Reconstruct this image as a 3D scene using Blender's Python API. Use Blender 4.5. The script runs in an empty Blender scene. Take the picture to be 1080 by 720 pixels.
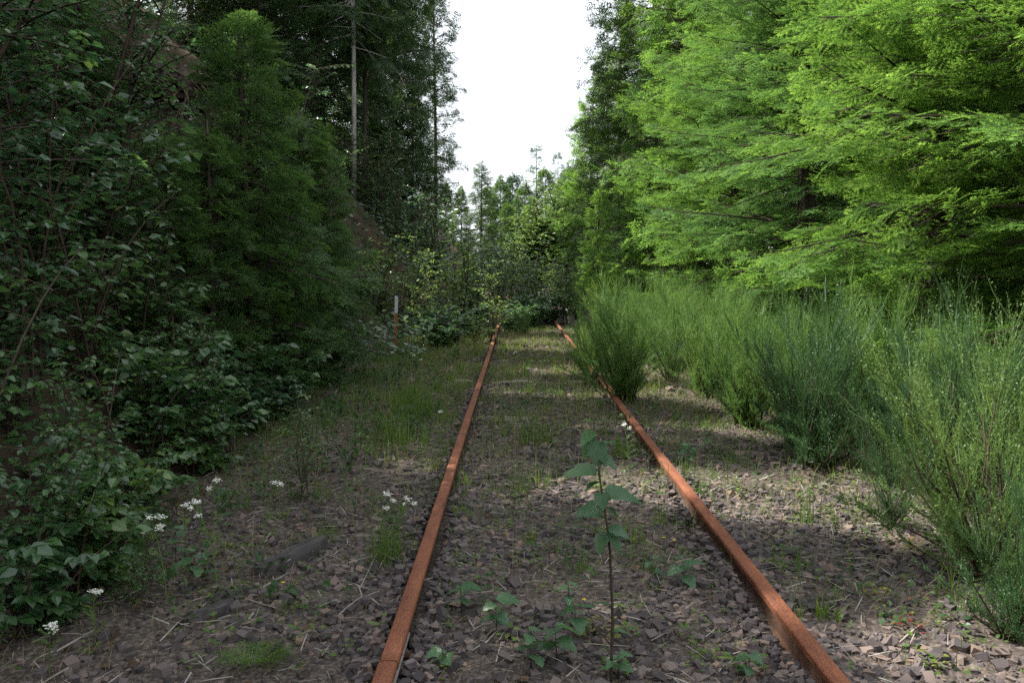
import bpy, math, random
import numpy as np
from mathutils import Vector, Matrix, Euler

R = math.radians
rng = np.random.default_rng(7)
random.seed(7)
scene = bpy.context.scene
COL = scene.collection

# ------------------------------------------------------------------ camera
CAM_H = 1.435
FPX = 900.0                       # focal length in pixels of a 1080 wide picture
PITCH = math.atan(73 / FPX)
YAW = math.atan(4 / FPX)
cam_d = bpy.data.cameras.new('camera')
cam = bpy.data.objects.new('camera', cam_d)
COL.objects.link(cam)
cam.location = (0, 0, CAM_H)
cam.rotation_euler = (math.pi / 2 - PITCH, 0, YAW)
cam_d.sensor_width = 36
cam_d.lens = 36 * FPX / 1080
cam_d.clip_start = 0.05
cam_d.clip_end = 3000
scene.camera = cam

# ------------------------------------------------------------------ sky and sun
SUN_AZ, SUN_EL = -80.0, 51.0      # azimuth clockwise from +Y
world = bpy.data.worlds.new('World')
scene.world = world
world.use_nodes = True
nt = world.node_tree
bg = nt.nodes['Background']
sky = nt.nodes.new('ShaderNodeTexSky')
sky.sky_type = 'NISHITA'
sky.sun_disc = False
sky.sun_elevation = R(SUN_EL)
sky.sun_rotation = R(SUN_AZ)
sky.dust_density = 2.0
# thin even high cloud over the whole sky
tc = nt.nodes.new('ShaderNodeTexCoord')
nz = nt.nodes.new('ShaderNodeTexNoise')
nz.inputs['Scale'].default_value = 2.2
nz.inputs['Detail'].default_value = 5
cr = nt.nodes.new('ShaderNodeMapRange')
cr.inputs['From Min'].default_value = 0.3
cr.inputs['From Max'].default_value = 0.7
cr.inputs['To Min'].default_value = 0.80
cr.inputs['To Max'].default_value = 0.97
mx = nt.nodes.new('ShaderNodeMix')
mx.data_type = 'RGBA'
mx.inputs['B'].default_value = (4.75, 4.9, 5.15, 1)
nt.links.new(tc.outputs['Generated'], nz.inputs['Vector'])
nt.links.new(nz.outputs['Fac'], cr.inputs['Value'])
nt.links.new(cr.outputs['Result'], mx.inputs['Factor'])
nt.links.new(sky.outputs['Color'], mx.inputs['A'])
nt.links.new(mx.outputs['Result'], bg.inputs['Color'])
bg.inputs['Strength'].default_value = 0.12

sun_d = bpy.data.lights.new('sun', 'SUN')
sun_d.energy = 5.0
sun_d.angle = R(0.53)
sun_d.color = (1.0, 0.95, 0.86)
sun = bpy.data.objects.new('sun', sun_d)
COL.objects.link(sun)
SDIR = Vector((math.sin(R(SUN_AZ)) * math.cos(R(SUN_EL)), math.cos(R(SUN_AZ)) * math.cos(R(SUN_EL)), math.sin(R(SUN_EL))))
sun.rotation_euler = SDIR.to_track_quat('Z', 'Y').to_euler()
sun.location = (-20, 10, 40)

scene.view_settings.view_transform = 'Standard'
scene.view_settings.look = 'None'
scene.view_settings.exposure = 1.40
scene.view_settings.gamma = 1.0
cy = scene.cycles
cy.max_bounces = 5
cy.diffuse_bounces = 3
cy.use_adaptive_sampling = True
cy.adaptive_threshold = 0.01
cy.glossy_bounces = 2
cy.transmission_bounces = 3
cy.transparent_max_bounces = 8
cy.volume_bounces = 1
cy.use_denoising = False
cy.sample_clamp_indirect = 1.0
cy.caustics_reflective = False
cy.caustics_refractive = False


# ------------------------------------------------------------------ helpers
def ground_at(px, py, z=0.0):
    """point of the plane at height z that a picture position looks at (for measuring the layout)"""
    d = Vector((px - 540, FPX, -(py - 360)))
    d = Matrix.Rotation(-PITCH, 3, 'X') @ d
    d = Matrix.Rotation(YAW, 3, 'Z') @ d
    t = (z - CAM_H) / d.z
    return Vector((d.x * t, d.y * t, z))


def ray_at(px, py, dist):
    d = Vector((px - 540, FPX, -(py - 360)))
    d = Matrix.Rotation(-PITCH, 3, 'X') @ d
    d = Matrix.Rotation(YAW, 3, 'Z') @ d
    t = dist / d.y
    return Vector((d.x * t, dist, CAM_H + d.z * t))


_ph = rng.uniform(0, 6.28, (40,))


def wob(x, y, s=1.0, k=0):
    """cheap smooth noise, about -1..1"""
    p = _ph
    return (np.sin(1.1 * s * x + 1.7 * s * y + p[k]) + np.sin(-1.9 * s * x + 0.8 * s * y + p[k + 1])
            + np.sin(2.7 * s * x - 2.3 * s * y + p[k + 2]) + np.sin(0.6 * s * x + 3.1 * s * y + p[k + 3])) / 2.6


def sstep(a, b, t):
    t = np.clip((t - a) / (b - a), 0, 1)
    return t * t * (3 - 2 * t)


def H(x, y):
    x = np.asarray(x, float)
    y = np.asarray(y, float)
    toe = -2.35 - 0.35 * wob(x * 0, y, 0.35, 4) - 0.5 * sstep(5, 11, y) + 0.9 * sstep(16, 26, y)
    u = np.maximum(0, toe - x)
    steep = 1.12 + 0.16 * wob(x * .5, y, 0.22, 8)
    crest = 8.6 + 1.1 * wob(x * 0, y, 0.16, 12)
    b = np.where(u * steep < crest, u * steep, crest + (u - crest / steep) * 0.16)
    b = b - 0.25 * (1 - np.exp(-u * 1.2))
    bankfade = 1 - 0.75 * sstep(70, 150, y)
    rough = sstep(0.2, 1.5, u)
    h = b * bankfade
    h = h + rough * (0.22 * wob(x, y, 0.9, 16) + 0.10 * wob(x, y, 2.6, 20))
    v = np.maximum(0, x - 2.5)
    h = h - 0.28 * sstep(0, 1.6, v) + 0.10 * np.maximum(0, v - 2.0) + sstep(0, 1, v) * 0.10 * wob(x, y, 0.9, 24)
    h = h + 0.018 * wob(x, y, 2.1, 28) + 0.010 * wob(x, y, 5.3, 32)
    far = sstep(80, 400, np.hypot(x, y))
    return h * (1 - far * 0.6)


def Hs(x, y):
    return float(H(x, y))


class MB:
    """collects triangles"""
    def __init__(self):
        self.v, self.f, self.n = [], [], 0

    def add(self, V, F):
        V = np.asarray(V, np.float32).reshape(-1, 3)
        F = np.asarray(F, np.int32).reshape(-1, 3)
        self.v.append(V)
        self.f.append(F + self.n)
        self.n += len(V)
        return self

    def stamp(self, T, M, O):
        """template T=(V,F) under matrices M (n,3,3) and offsets O (n,3)"""
        V, F = T
        M = np.asarray(M, np.float32)
        O = np.asarray(O, np.float32)
        n = len(M)
        if n == 0:
            return self
        W = np.einsum('nij,vj->nvi', M, V.astype(np.float32)) + O[:, None, :]
        FF = F[None] + (np.arange(n) * len(V))[:, None, None]
        return self.add(W.reshape(-1, 3), FF.reshape(-1, 3))

    def tube(self, pts, rad, sides=6, cap=True):
        pts = np.asarray(pts, float)
        n = len(pts)
        rad = np.broadcast_to(np.asarray(rad, float), (n,))
        tan = np.gradient(pts, axis=0)
        tan /= np.linalg.norm(tan, axis=1)[:, None] + 1e-9
        ref = np.array([0.31, 0.95, 0.05]) if abs(tan[0][2]) > 0.6 else np.array([0., 0, 1])
        a = np.cross(tan, ref)
        a /= np.linalg.norm(a, axis=1)[:, None] + 1e-9
        b = np.cross(tan, a)
        th = np.linspace(0, 2 * math.pi, sides, endpoint=False)
        ring = np.cos(th)[None, :, None] * a[:, None, :] + np.sin(th)[None, :, None] * b[:, None, :]
        V = (pts[:, None, :] + ring * rad[:, None, None]).reshape(-1, 3)
        F = []
        for i in range(n - 1):
            for j in range(sides):
                p, q = i * sides + j, i * sides + (j + 1) % sides
                F += [(p, q, q + sides), (p, q + sides, p + sides)]
        if cap:
            for j in range(1, sides - 1):
                F.append((0, j + 1, j))
                o = (n - 1) * sides
                F.append((o, o + j, o + j + 1))
        return self.add(V, F)

    def arrays(self):
        return np.concatenate(self.v), np.concatenate(self.f)

    def mesh(self, name, smooth=False):
        V, F = self.arrays()
        me = bpy.data.meshes.new(name)
        me.vertices.add(len(V))
        me.vertices.foreach_set('co', V.ravel())
        me.loops.add(len(F) * 3)
        me.loops.foreach_set('vertex_index', F.ravel())
        me.polygons.add(len(F))
        me.polygons.foreach_set('loop_start', np.arange(0, len(F) * 3, 3, dtype=np.int32))
        me.polygons.foreach_set('loop_total', np.full(len(F), 3, np.int32))
        me.polygons.foreach_set('use_smooth', np.full(len(F), bool(smooth)))
        me.update(calc_edges=True)
        return me


def obj(name, me, mat=None, parent=None, loc=None, rot=None, scale=None):
    o = bpy.data.objects.new(name, me)
    COL.objects.link(o)
    if mat is not None and me is not None and not me.materials:
        me.materials.append(mat)
    if parent is not None:
        o.parent = parent
    if loc is not None:
        o.location = loc
    if rot is not None:
        o.rotation_euler = rot
    if scale is not None:
        o.scale = (scale,) * 3 if isinstance(scale, (int, float)) else scale
    return o


def tag(o, label=None, cat=None, group=None, kind=None):
    if label:
        o['label'] = label
    if cat:
        o['category'] = cat
    if group:
        o['group'] = group
    if kind:
        o['kind'] = kind
    return o


def thing(name, label, cat, loc, rz=0.0, scale=1.0, group=None, tilt=(0, 0)):
    e = obj(name, None, loc=loc, rot=(tilt[0], tilt[1], rz), scale=float(scale))
    e.empty_display_size = 0.1
    return tag(e, label, cat, group)


def frames(D, UP, side=None):
    """matrices with columns (dir, side, normal)"""
    D = D / (np.linalg.norm(D, axis=1)[:, None] + 1e-9)
    S = np.cross(UP, D)
    S /= np.linalg.norm(S, axis=1)[:, None] + 1e-9
    N = np.cross(D, S)
    return np.stack([D, S, N], axis=2)


def rand_rot(n):
    q = rng.normal(size=(n, 4))
    q /= np.linalg.norm(q, axis=1)[:, None]
    w, x, y, z = q.T
    return np.stack([np.stack([1 - 2 * (y * y + z * z), 2 * (x * y - z * w), 2 * (x * z + y * w)], 1),
                     np.stack([2 * (x * y + z * w), 1 - 2 * (x * x + z * z), 2 * (y * z - x * w)], 1),
                     np.stack([2 * (x * z - y * w), 2 * (y * z + x * w), 1 - 2 * (x * x + y * y)], 1)], 1)


# ------------------------------------------------------------------ materials
def new_mat(name):
    m = bpy.data.materials.new(name)
    m.use_nodes = True
    t = m.node_tree
    p = t.nodes['Principled BSDF']
    return m, t, p


def ramp(t, stops):
    r = t.nodes.new('ShaderNodeValToRGB')
    el = r.color_ramp.elements
    while len(el) < len(stops):
        el.new(0.5)
    for e, (pos, c) in zip(el, stops):
        e.position = pos
        e.color = (*c, 1)
    return r


def leaf_mat(name, stops, trans=0.4, rough=0.5, spec=0.35, tcol=None, noise=0.6, vein=False):
    """leaf: gloss and diffuse above, light passing through"""
    m, t, p = new_mat(name)
    L = t.links.new
    geo = t.nodes.new('ShaderNodeNewGeometry')
    oi = t.nodes.new('ShaderNodeObjectInfo')
    no = t.nodes.new('ShaderNodeTexNoise')
    no.inputs['Scale'].default_value = noise
    no.inputs['Detail'].default_value = 1
    L(geo.outputs['Position'], no.inputs['Vector'])
    a = t.nodes.new('ShaderNodeMath')
    a.operation = 'MULTIPLY_ADD'
    a.inputs[1].default_value = 0.5
    L(geo.outputs['Random Per Island'], a.inputs[0])
    b = t.nodes.new('ShaderNodeMath')
    b.operation = 'MULTIPLY_ADD'
    b.inputs[1].default_value = 0.25
    L(oi.outputs['Random'], b.inputs[0])
    c = t.nodes.new('ShaderNodeMath')
    c.operation = 'MULTIPLY_ADD'
    c.inputs[1].default_value = 0.9
    c.inputs[2].default_value = -0.325
    L(no.outputs['Fac'], c.inputs[0])
    L(c.outputs[0], b.inputs[2])
    L(b.outputs[0], a.inputs[2])
    r = ramp(t, stops)
    L(a.outputs[0], r.inputs['Fac'])
    L(r.outputs['Color'], p.inputs['Base Color'])
    p.inputs['Roughness'].default_value = rough
    p.inputs['Specular IOR Level'].default_value = spec
    tr = t.nodes.new('ShaderNodeBsdfTranslucent')
    hs = t.nodes.new('ShaderNodeHueSaturation')
    hs.inputs['Hue'].default_value = 0.482
    hs.inputs['Saturation'].default_value = 1.05
    hs.inputs['Value'].default_value = 2.2
    L(r.outputs['Color'], hs.inputs['Color'])
    L(hs.outputs['Color'], tr.inputs['Color'])
    ms = t.nodes.new('ShaderNodeMixShader')
    ms.inputs[0].default_value = trans
    L(p.outputs[0], ms.inputs[1])
    L(tr.outputs[0], ms.inputs[2])
    L(ms.outputs[0], t.nodes['Material Output'].inputs['Surface'])
    if vein:
        tcn = t.nodes.new('ShaderNodeTexCoord')
        wv = t.nodes.new('ShaderNodeTexWave')
        wv.bands_direction = 'X'
        wv.inputs['Scale'].default_value = 22
        wv.inputs['Distortion'].default_value = 1.5
        bp = t.nodes.new('ShaderNodeBump')
        bp.inputs['Strength'].default_value = 0.35
        bp.inputs['Distance'].default_value = 0.003
        L(tcn.outputs['Object'], wv.inputs['Vector'])
        L(wv.outputs['Fac'], bp.inputs['Height'])
        L(bp.outputs['Normal'], p.inputs['Normal'])
    return m


def rough_mat(name, stops, scale=8, rough=0.9, bump=0.4, bdist=0.01, detail=6, island=0.0, stretch=None, spec=0.3):
    m, t, p = new_mat(name)
    L = t.links.new
    tcn = t.nodes.new('ShaderNodeTexCoord')
    mp = t.nodes.new('ShaderNodeMapping')
    if stretch:
        mp.inputs['Scale'].default_value = stretch
    L(tcn.outputs['Object'], mp.inputs['Vector'])
    no = t.nodes.new('ShaderNodeTexNoise')
    no.inputs['Scale'].default_value = scale
    no.inputs['Detail'].default_value = detail
    no.inputs['Roughness'].default_value = 0.65
    L(mp.outputs['Vector'], no.inputs['Vector'])
    r = ramp(t, stops)
    fac = no.outputs['Fac']
    if island:
        geo = t.nodes.new('ShaderNodeNewGeometry')
        oi = t.nodes.new('ShaderNodeObjectInfo')
        ad = t.nodes.new('ShaderNodeMath')
        ad.operation = 'ADD'
        L(geo.outputs['Random Per Island'], ad.inputs[0])
        L(oi.outputs['Random'], ad.inputs[1])
        fr = t.nodes.new('ShaderNodeMath')
        fr.operation = 'FRACT'
        L(ad.outputs[0], fr.inputs[0])
        mm = t.nodes.new('ShaderNodeMix')
        mm.inputs['Factor'].default_value = island
        L(no.outputs['Fac'], mm.inputs['A'])
        L(fr.outputs[0], mm.inputs['B'])
        fac = mm.outputs['Result']
    L(fac, r.inputs['Fac'])
    L(r.outputs['Color'], p.inputs['Base Color'])
    p.inputs['Roughness'].default_value = rough
    p.inputs['Specular IOR Level'].default_value = spec
    bp = t.nodes.new('ShaderNodeBump')
    bp.inputs['Strength'].default_value = bump
    bp.inputs['Distance'].default_value = bdist
    L(no.outputs['Fac'], bp.inputs['Height'])
    L(bp.outputs['Normal'], p.inputs['Normal'])
    return m


M = {}
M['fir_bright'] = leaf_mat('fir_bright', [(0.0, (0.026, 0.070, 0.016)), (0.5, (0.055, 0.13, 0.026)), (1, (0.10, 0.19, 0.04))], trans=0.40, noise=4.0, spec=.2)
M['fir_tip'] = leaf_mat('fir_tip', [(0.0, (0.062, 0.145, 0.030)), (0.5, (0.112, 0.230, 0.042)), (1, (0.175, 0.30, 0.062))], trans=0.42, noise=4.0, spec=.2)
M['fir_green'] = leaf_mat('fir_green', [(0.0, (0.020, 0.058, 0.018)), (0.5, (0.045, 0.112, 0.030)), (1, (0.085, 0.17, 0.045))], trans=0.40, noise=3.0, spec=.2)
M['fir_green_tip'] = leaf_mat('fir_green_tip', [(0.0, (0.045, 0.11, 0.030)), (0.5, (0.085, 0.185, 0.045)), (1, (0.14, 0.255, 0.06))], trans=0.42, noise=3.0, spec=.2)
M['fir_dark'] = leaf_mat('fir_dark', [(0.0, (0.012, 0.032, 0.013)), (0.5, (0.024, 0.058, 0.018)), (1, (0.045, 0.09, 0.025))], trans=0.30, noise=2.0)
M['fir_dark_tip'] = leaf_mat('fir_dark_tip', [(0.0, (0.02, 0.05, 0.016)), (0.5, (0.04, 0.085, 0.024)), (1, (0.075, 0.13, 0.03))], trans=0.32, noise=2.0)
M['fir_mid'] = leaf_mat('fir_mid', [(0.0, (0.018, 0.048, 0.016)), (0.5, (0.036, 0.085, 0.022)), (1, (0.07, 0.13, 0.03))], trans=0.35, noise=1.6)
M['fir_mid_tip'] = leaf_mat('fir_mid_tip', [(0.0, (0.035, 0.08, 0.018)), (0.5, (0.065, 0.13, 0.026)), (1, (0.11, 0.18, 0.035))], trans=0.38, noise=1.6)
M['fir_hazy'] = leaf_mat('fir_hazy', [(0.0, (0.025, 0.055, 0.03)), (0.5, (0.045, 0.09, 0.045)), (1, (0.075, 0.13, 0.055))], trans=0.30)  # far trees: fading in the air painted in as paler, bluer needles
M['sapling_fir'] = leaf_mat('sapling_fir', [(0.0, (0.018, 0.046, 0.016)), (0.5, (0.034, 0.082, 0.023)), (1, (0.06, 0.125, 0.032))], trans=0.40, noise=4)
M['sapling_tip'] = leaf_mat('sapling_tip', [(0.0, (0.03, 0.072, 0.022)), (0.5, (0.055, 0.12, 0.028)), (1, (0.09, 0.17, 0.036))], trans=0.40, noise=4)
TIP = {'fir_green': 'fir_green_tip', 'fir_bright': 'fir_tip', 'fir_dark': 'fir_dark_tip', 'fir_mid': 'fir_mid_tip', 'sapling_fir': 'sapling_tip'}
M['leaf'] = leaf_mat('leaf', [(0.0, (0.020, 0.050, 0.024)), (0.45, (0.042, 0.100, 0.038)), (0.8, (0.075, 0.15, 0.042)), (1, (0.15, 0.21, 0.045))], trans=0.38, rough=0.27, spec=0.65)
M['leaf_pale'] = leaf_mat('leaf_pale', [(0.0, (0.045, 0.10, 0.03)), (0.5, (0.085, 0.16, 0.035)), (1, (0.16, 0.24, 0.04))], trans=0.42, rough=0.42, spec=0.45)
M['leaf_big'] = leaf_mat('leaf_big', [(0.0, (0.038, 0.092, 0.048)), (0.5, (0.058, 0.135, 0.060)), (1, (0.095, 0.185, 0.06))], trans=0.35, rough=0.3, spec=0.6, vein=True)
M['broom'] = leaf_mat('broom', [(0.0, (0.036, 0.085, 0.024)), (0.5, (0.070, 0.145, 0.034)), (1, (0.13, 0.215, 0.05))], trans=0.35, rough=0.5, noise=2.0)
M['broom_shaded'] = leaf_mat('broom_shaded', [(0.0, (0.020, 0.052, 0.020)), (0.5, (0.036, 0.085, 0.028)), (1, (0.06, 0.125, 0.038))], trans=0.28, rough=0.5, noise=3.0)  # darker copy of broom: shade on the front clumps put into the colour
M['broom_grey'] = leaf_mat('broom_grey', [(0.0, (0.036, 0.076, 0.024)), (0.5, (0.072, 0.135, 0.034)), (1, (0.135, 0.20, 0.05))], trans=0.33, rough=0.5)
M['grass'] = leaf_mat('grass', [(0.0, (0.04, 0.09, 0.018)), (0.5, (0.075, 0.14, 0.025)), (1, (0.15, 0.20, 0.045))], trans=0.40, rough=0.5)
M['weed'] = leaf_mat('weed', [(0.0, (0.02, 0.05, 0.018)), (0.5, (0.04, 0.09, 0.025)), (1, (0.09, 0.14, 0.03))], trans=0.35, rough=0.45, noise=3)
M['straw'] = leaf_mat('straw', [(0.0, (0.16, 0.12, 0.06)), (0.5, (0.26, 0.21, 0.11)), (1, (0.38, 0.33, 0.20))], trans=0.25, rough=0.7, spec=0.2)
M['dead_leaf'] = leaf_mat('dead_leaf', [(0.0, (0.025, 0.016, 0.011)), (0.5, (0.07, 0.045, 0.028)), (0.85, (0.14, 0.095, 0.055)), (1, (0.24, 0.19, 0.11))], trans=0.15, rough=0.7, spec=0.2, noise=3)
M['red_leaf'] = leaf_mat('red_leaf', [(0.0, (0.10, 0.018, 0.016)), (0.5, (0.17, 0.03, 0.025)), (1, (0.20, 0.09, 0.03))], trans=0.3)
M['yellow_leaf'] = leaf_mat('yellow_leaf', [(0.0, (0.09, 0.13, 0.03)), (0.5, (0.15, 0.17, 0.03)), (1, (0.30, 0.25, 0.04))], trans=0.35)
M['petal'] = leaf_mat('petal', [(0.0, (0.55, 0.55, 0.50)), (1, (0.8, 0.8, 0.76))], trans=0.25, rough=0.7, spec=0.2)
M['yellow_petal'] = leaf_mat('yellow_petal', [(0.0, (0.65, 0.45, 0.02)), (1, (0.8, 0.62, 0.03))], trans=0.25, rough=0.7, spec=0.2)
M['bark'] = rough_mat('bark', [(0.3, (0.03, 0.022, 0.018)), (0.7, (0.09, 0.07, 0.055))], scale=9, stretch=(1, 1, .25), bump=.8, bdist=.02)
M['bark_pale'] = rough_mat('bark_pale', [(0.35, (0.16, 0.15, 0.13)), (0.6, (0.42, 0.40, 0.37))], scale=5, stretch=(1, 1, .3), bump=.5, bdist=.02)
M['stem'] = rough_mat('stem', [(0.3, (0.030, 0.022, 0.016)), (0.7, (0.075, 0.05, 0.035))], scale=30, bump=.2, bdist=.003, rough=.7)
M['green_stem'] = rough_mat('green_stem', [(0.3, (0.06, 0.09, 0.03)), (0.7, (0.11, 0.15, 0.05))], scale=30, bump=.1, bdist=.003, rough=.7)
M['dead_wood'] = rough_mat('dead_wood', [(0.3, (0.16, 0.145, 0.125)), (0.7, (0.36, 0.33, 0.29))], scale=20, stretch=(.3, 1, 1), bump=.4, bdist=.004)
M['timber'] = rough_mat('timber', [(0.3, (0.022, 0.020, 0.020)), (0.7, (0.085, 0.078, 0.078))], scale=16, stretch=(.12, 1, 1), bump=.8, bdist=.006)
M['tie'] = rough_mat('tie', [(0.3, (0.12, 0.105, 0.09)), (0.7, (0.30, 0.27, 0.23))], scale=14, stretch=(.1, 1, 1), bump=.8, bdist=.006)
M['stone'] = rough_mat('stone', [(0.0, (0.028, 0.024, 0.025)), (0.35, (0.064, 0.054, 0.055)), (0.6, (0.10, 0.083, 0.082)), (0.82, (0.15, 0.115, 0.10)), (0.92, (0.20, 0.125, 0.085)), (1.0, (0.30, 0.27, 0.25))], scale=30, bump=.35, bdist=.004, island=0.75)
M['fishplate'] = rough_mat('fishplate', [(0.3, (0.13, 0.105, 0.095)), (0.7, (0.26, 0.235, 0.225))], scale=22, bump=.35, bdist=.003, rough=.75)


def rust_material():
    m, t, p = new_mat('rust')
    L = t.links.new
    tcn = t.nodes.new('ShaderNodeTexCoord')
    mp = t.nodes.new('ShaderNodeMapping')
    mp.inputs['Scale'].default_value = (1, .25, 1)
    L(tcn.outputs['Object'], mp.inputs['Vector'])
    a = t.nodes.new('ShaderNodeTexNoise')
    a.inputs['Scale'].default_value = 14
    a.inputs['Detail'].default_value = 8
    a.inputs['Roughness'].default_value = .7
    L(mp.outputs['Vector'], a.inputs['Vector'])
    r1 = ramp(t, [(0.28, (0.070, 0.030, 0.020)), (0.45, (0.18, 0.066, 0.035)), (0.62, (0.225, 0.086, 0.043)), (0.8, (0.30, 0.135, 0.07))])
    L(a.outputs['Fac'], r1.inputs['Fac'])
    b = t.nodes.new('ShaderNodeTexNoise')
    b.inputs['Scale'].default_value = 140
    b.inputs['Detail'].default_value = 3
    L(tcn.outputs['Object'], b.inputs['Vector'])
    r2 = ramp(t, [(0.42, (0.55, 0.5, 0.48)), (0.58, (1.08, 1.05, 1.0))])
    L(b.outputs['Fac'], r2.inputs['Fac'])
    mu = t.nodes.new('ShaderNodeMix')
    mu.data_type = 'RGBA'
    mu.blend_type = 'MULTIPLY'
    mu.inputs['Factor'].default_value = .8
    L(r1.outputs['Color'], mu.inputs['A'])
    L(r2.outputs['Color'], mu.inputs['B'])
    L(mu.outputs['Result'], p.inputs['Base Color'])
    p.inputs['Roughness'].default_value = .82
    p.inputs['Specular IOR Level'].default_value = .3
    bp = t.nodes.new('ShaderNodeBump')
    bp.inputs['Strength'].default_value = .35
    bp.inputs['Distance'].default_value = .002
    L(b.outputs['Fac'], bp.inputs['Height'])
    L(bp.outputs['Normal'], p.inputs['Normal'])
    return m


M['rust'] = rust_material()
M['rust_dark'] = rough_mat('rust_dark', [(0.3, (0.045, 0.028, 0.020)), (0.7, (0.12, 0.06, 0.038))], scale=25, bump=.5, bdist=.003)


def ground_material():
    """fine grit on the track bed, brown soil and litter on the banks: chosen by where the ground lies"""
    m, t, p = new_mat('ground')
    L = t.links.new
    geo = t.nodes.new('ShaderNodeNewGeometry')
    sx = t.nodes.new('ShaderNodeSeparateXYZ')
    L(geo.outputs['Position'], sx.inputs[0])
    n1 = t.nodes.new('ShaderNodeTexNoise')
    n1.inputs['Scale'].default_value = 45
    n1.inputs['Detail'].default_value = 6
    n1.inputs['Roughness'].default_value = .7
    L(geo.outputs['Position'], n1.inputs['Vector'])
    grit = ramp(t, [(0.32, (0.018, 0.015, 0.013)), (0.5, (0.065, 0.053, 0.046)), (0.66, (0.16, 0.13, 0.11))])
    L(n1.outputs['Fac'], grit.inputs['Fac'])
    n2 = t.nodes.new('ShaderNodeTexNoise')
    n2.inputs['Scale'].default_value = 2.2
    n2.inputs['Detail'].default_value = 8
    L(geo.outputs['Position'], n2.inputs['Vector'])
    soil = ramp(t, [(0.3, (0.022, 0.017, 0.012)), (0.5, (0.062, 0.042, 0.030)), (0.7, (0.10, 0.07, 0.05))])
    L(n2.outputs['Fac'], soil.inputs['Fac'])
    # distance from the track centre with a ragged edge
    ax = t.nodes.new('ShaderNodeMath')
    ax.operation = 'SUBTRACT'
    ax.inputs[1].default_value = .3
    L(sx.outputs['X'], ax.inputs[0])
    ab = t.nodes.new('ShaderNodeMath')
    ab.operation = 'ABSOLUTE'
    L(ax.outputs[0], ab.inputs[0])
    ad = t.nodes.new('ShaderNodeMath')
    ad.operation = 'MULTIPLY_ADD'
    ad.inputs[1].default_value = 1.6
    L(n2.outputs['Fac'], ad.inputs[0])
    L(ab.outputs[0], ad.inputs[2])
    mr = t.nodes.new('ShaderNodeMapRange')
    mr.inputs['From Min'].default_value = 3.0
    mr.inputs['From Max'].default_value = 3.8
    L(ad.outputs[0], mr.inputs['Value'])
    mixc = t.nodes.new('ShaderNodeMix')
    mixc.data_type = 'RGBA'
    L(mr.outputs['Result'], mixc.inputs['Factor'])
    L(grit.outputs['Color'], mixc.inputs['A'])
    L(soil.outputs['Color'], mixc.inputs['B'])
    L(mixc.outputs['Result'], p.inputs['Base Color'])
    p.inputs['Roughness'].default_value = .95
    p.inputs['Specular IOR Level'].default_value = .2
    vo = t.nodes.new('ShaderNodeTexVoronoi')
    vo.inputs['Scale'].default_value = 26
    L(geo.outputs['Position'], vo.inputs['Vector'])
    bp = t.nodes.new('ShaderNodeBump')
    bp.inputs['Strength'].default_value = .8
    bp.inputs['Distance'].default_value = .02
    L(vo.outputs['Distance'], bp.inputs['Height'])
    L(bp.outputs['Normal'], p.inputs['Normal'])
    return m


M['ground'] = ground_material()

# ------------------------------------------------------------------ ground
RL, RR = -0.44, 1.064             # rail centre lines
RAIL_TOP = 0.105


def axis(lo, a, b, hi, step, grow=1.16):
    c = list(np.arange(a, b + 1e-6, step))
    s, x = step, a
    left = []
    while x > lo:
        s *= grow
        x -= s
        left.append(x)
    s, x = step, b
    right = []
    while x < hi:
        s *= grow
        x += s
        right.append(x)
    return np.array(left[::-1] + c + right)


gx = axis(-600, -12, 5, 600, 0.11)
gy = axis(-60, 1.5, 24, 1200, 0.11)
GX, GY = np.meshgrid(gx, gy)
GZ = H(GX, GY)
GZ = GZ + rng.normal(0, .035, GZ.shape) * sstep(.4, 1.4, GZ) * (GX < -2.5) * (GX > -13) * (GY < 26)
nx, ny = len(gx), len(gy)
ii = (np.arange(ny - 1)[:, None] * nx + np.arange(nx - 1)[None, :]).ravel()
gF = np.concatenate([np.stack([ii, ii + 1, ii + nx + 1], 1), np.stack([ii, ii + nx + 1, ii + nx], 1)])
ground = obj('ground', MB().add(np.stack([GX, GY, GZ], -1), gF).mesh('ground', True), M['ground'])
tag(ground, 'track bed of crushed stone between a steep left bank and the forest floor', None, None, 'structure')

# ------------------------------------------------------------------ ballast stones
def icosa():
    p = (1 + 5 ** .5) / 2
    V = np.array([(-1, p, 0), (1, p, 0), (-1, -p, 0), (1, -p, 0), (0, -1, p), (0, 1, p), (0, -1, -p), (0, 1, -p), (p, 0, -1), (p, 0, 1), (-p, 0, -1), (-p, 0, 1)], float)
    F = np.array([(0, 11, 5), (0, 5, 1), (0, 1, 7), (0, 7, 10), (0, 10, 11), (1, 5, 9), (5, 11, 4), (11, 10, 2), (10, 7, 6), (7, 1, 8), (3, 9, 4), (3, 4, 2), (3, 2, 6), (3, 6, 8), (3, 8, 9), (4, 9, 5), (2, 4, 11), (6, 2, 10), (8, 6, 7), (9, 8, 1)])
    return V / np.linalg.norm(V[0]), F


stones = []
for k in range(14):
    if k % 3 == 0:
        V, F = icosa()
        V = V * rng.uniform(.62, 1.2, (12, 1)) + rng.normal(0, .10, (12, 3))
    else:                         # broken block
        V = np.array([(x_, y_, z_) for x_ in (-1, 1) for y_ in (-1, 1) for z_ in (-1, 1)], float) * .72
        F = np.array([(0, 1, 3), (0, 3, 2), (4, 6, 7), (4, 7, 5), (0, 4, 5), (0, 5, 1), (2, 3, 7), (2, 7, 6), (0, 2, 6), (0, 6, 4), (1, 5, 7), (1, 7, 3)])
        V = V * rng.uniform(.7, 1.15, (8, 1)) + rng.normal(0, .15, (8, 3))
    V = V * np.array([1.0, rng.uniform(.6, .95), rng.uniform(.48, .85)])
    stones.append((V, F))


def free_of_rail(x, r):
    return (np.abs(x - RL) > 0.045 + r) & (np.abs(x - RR) > 0.045 + r)


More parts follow.
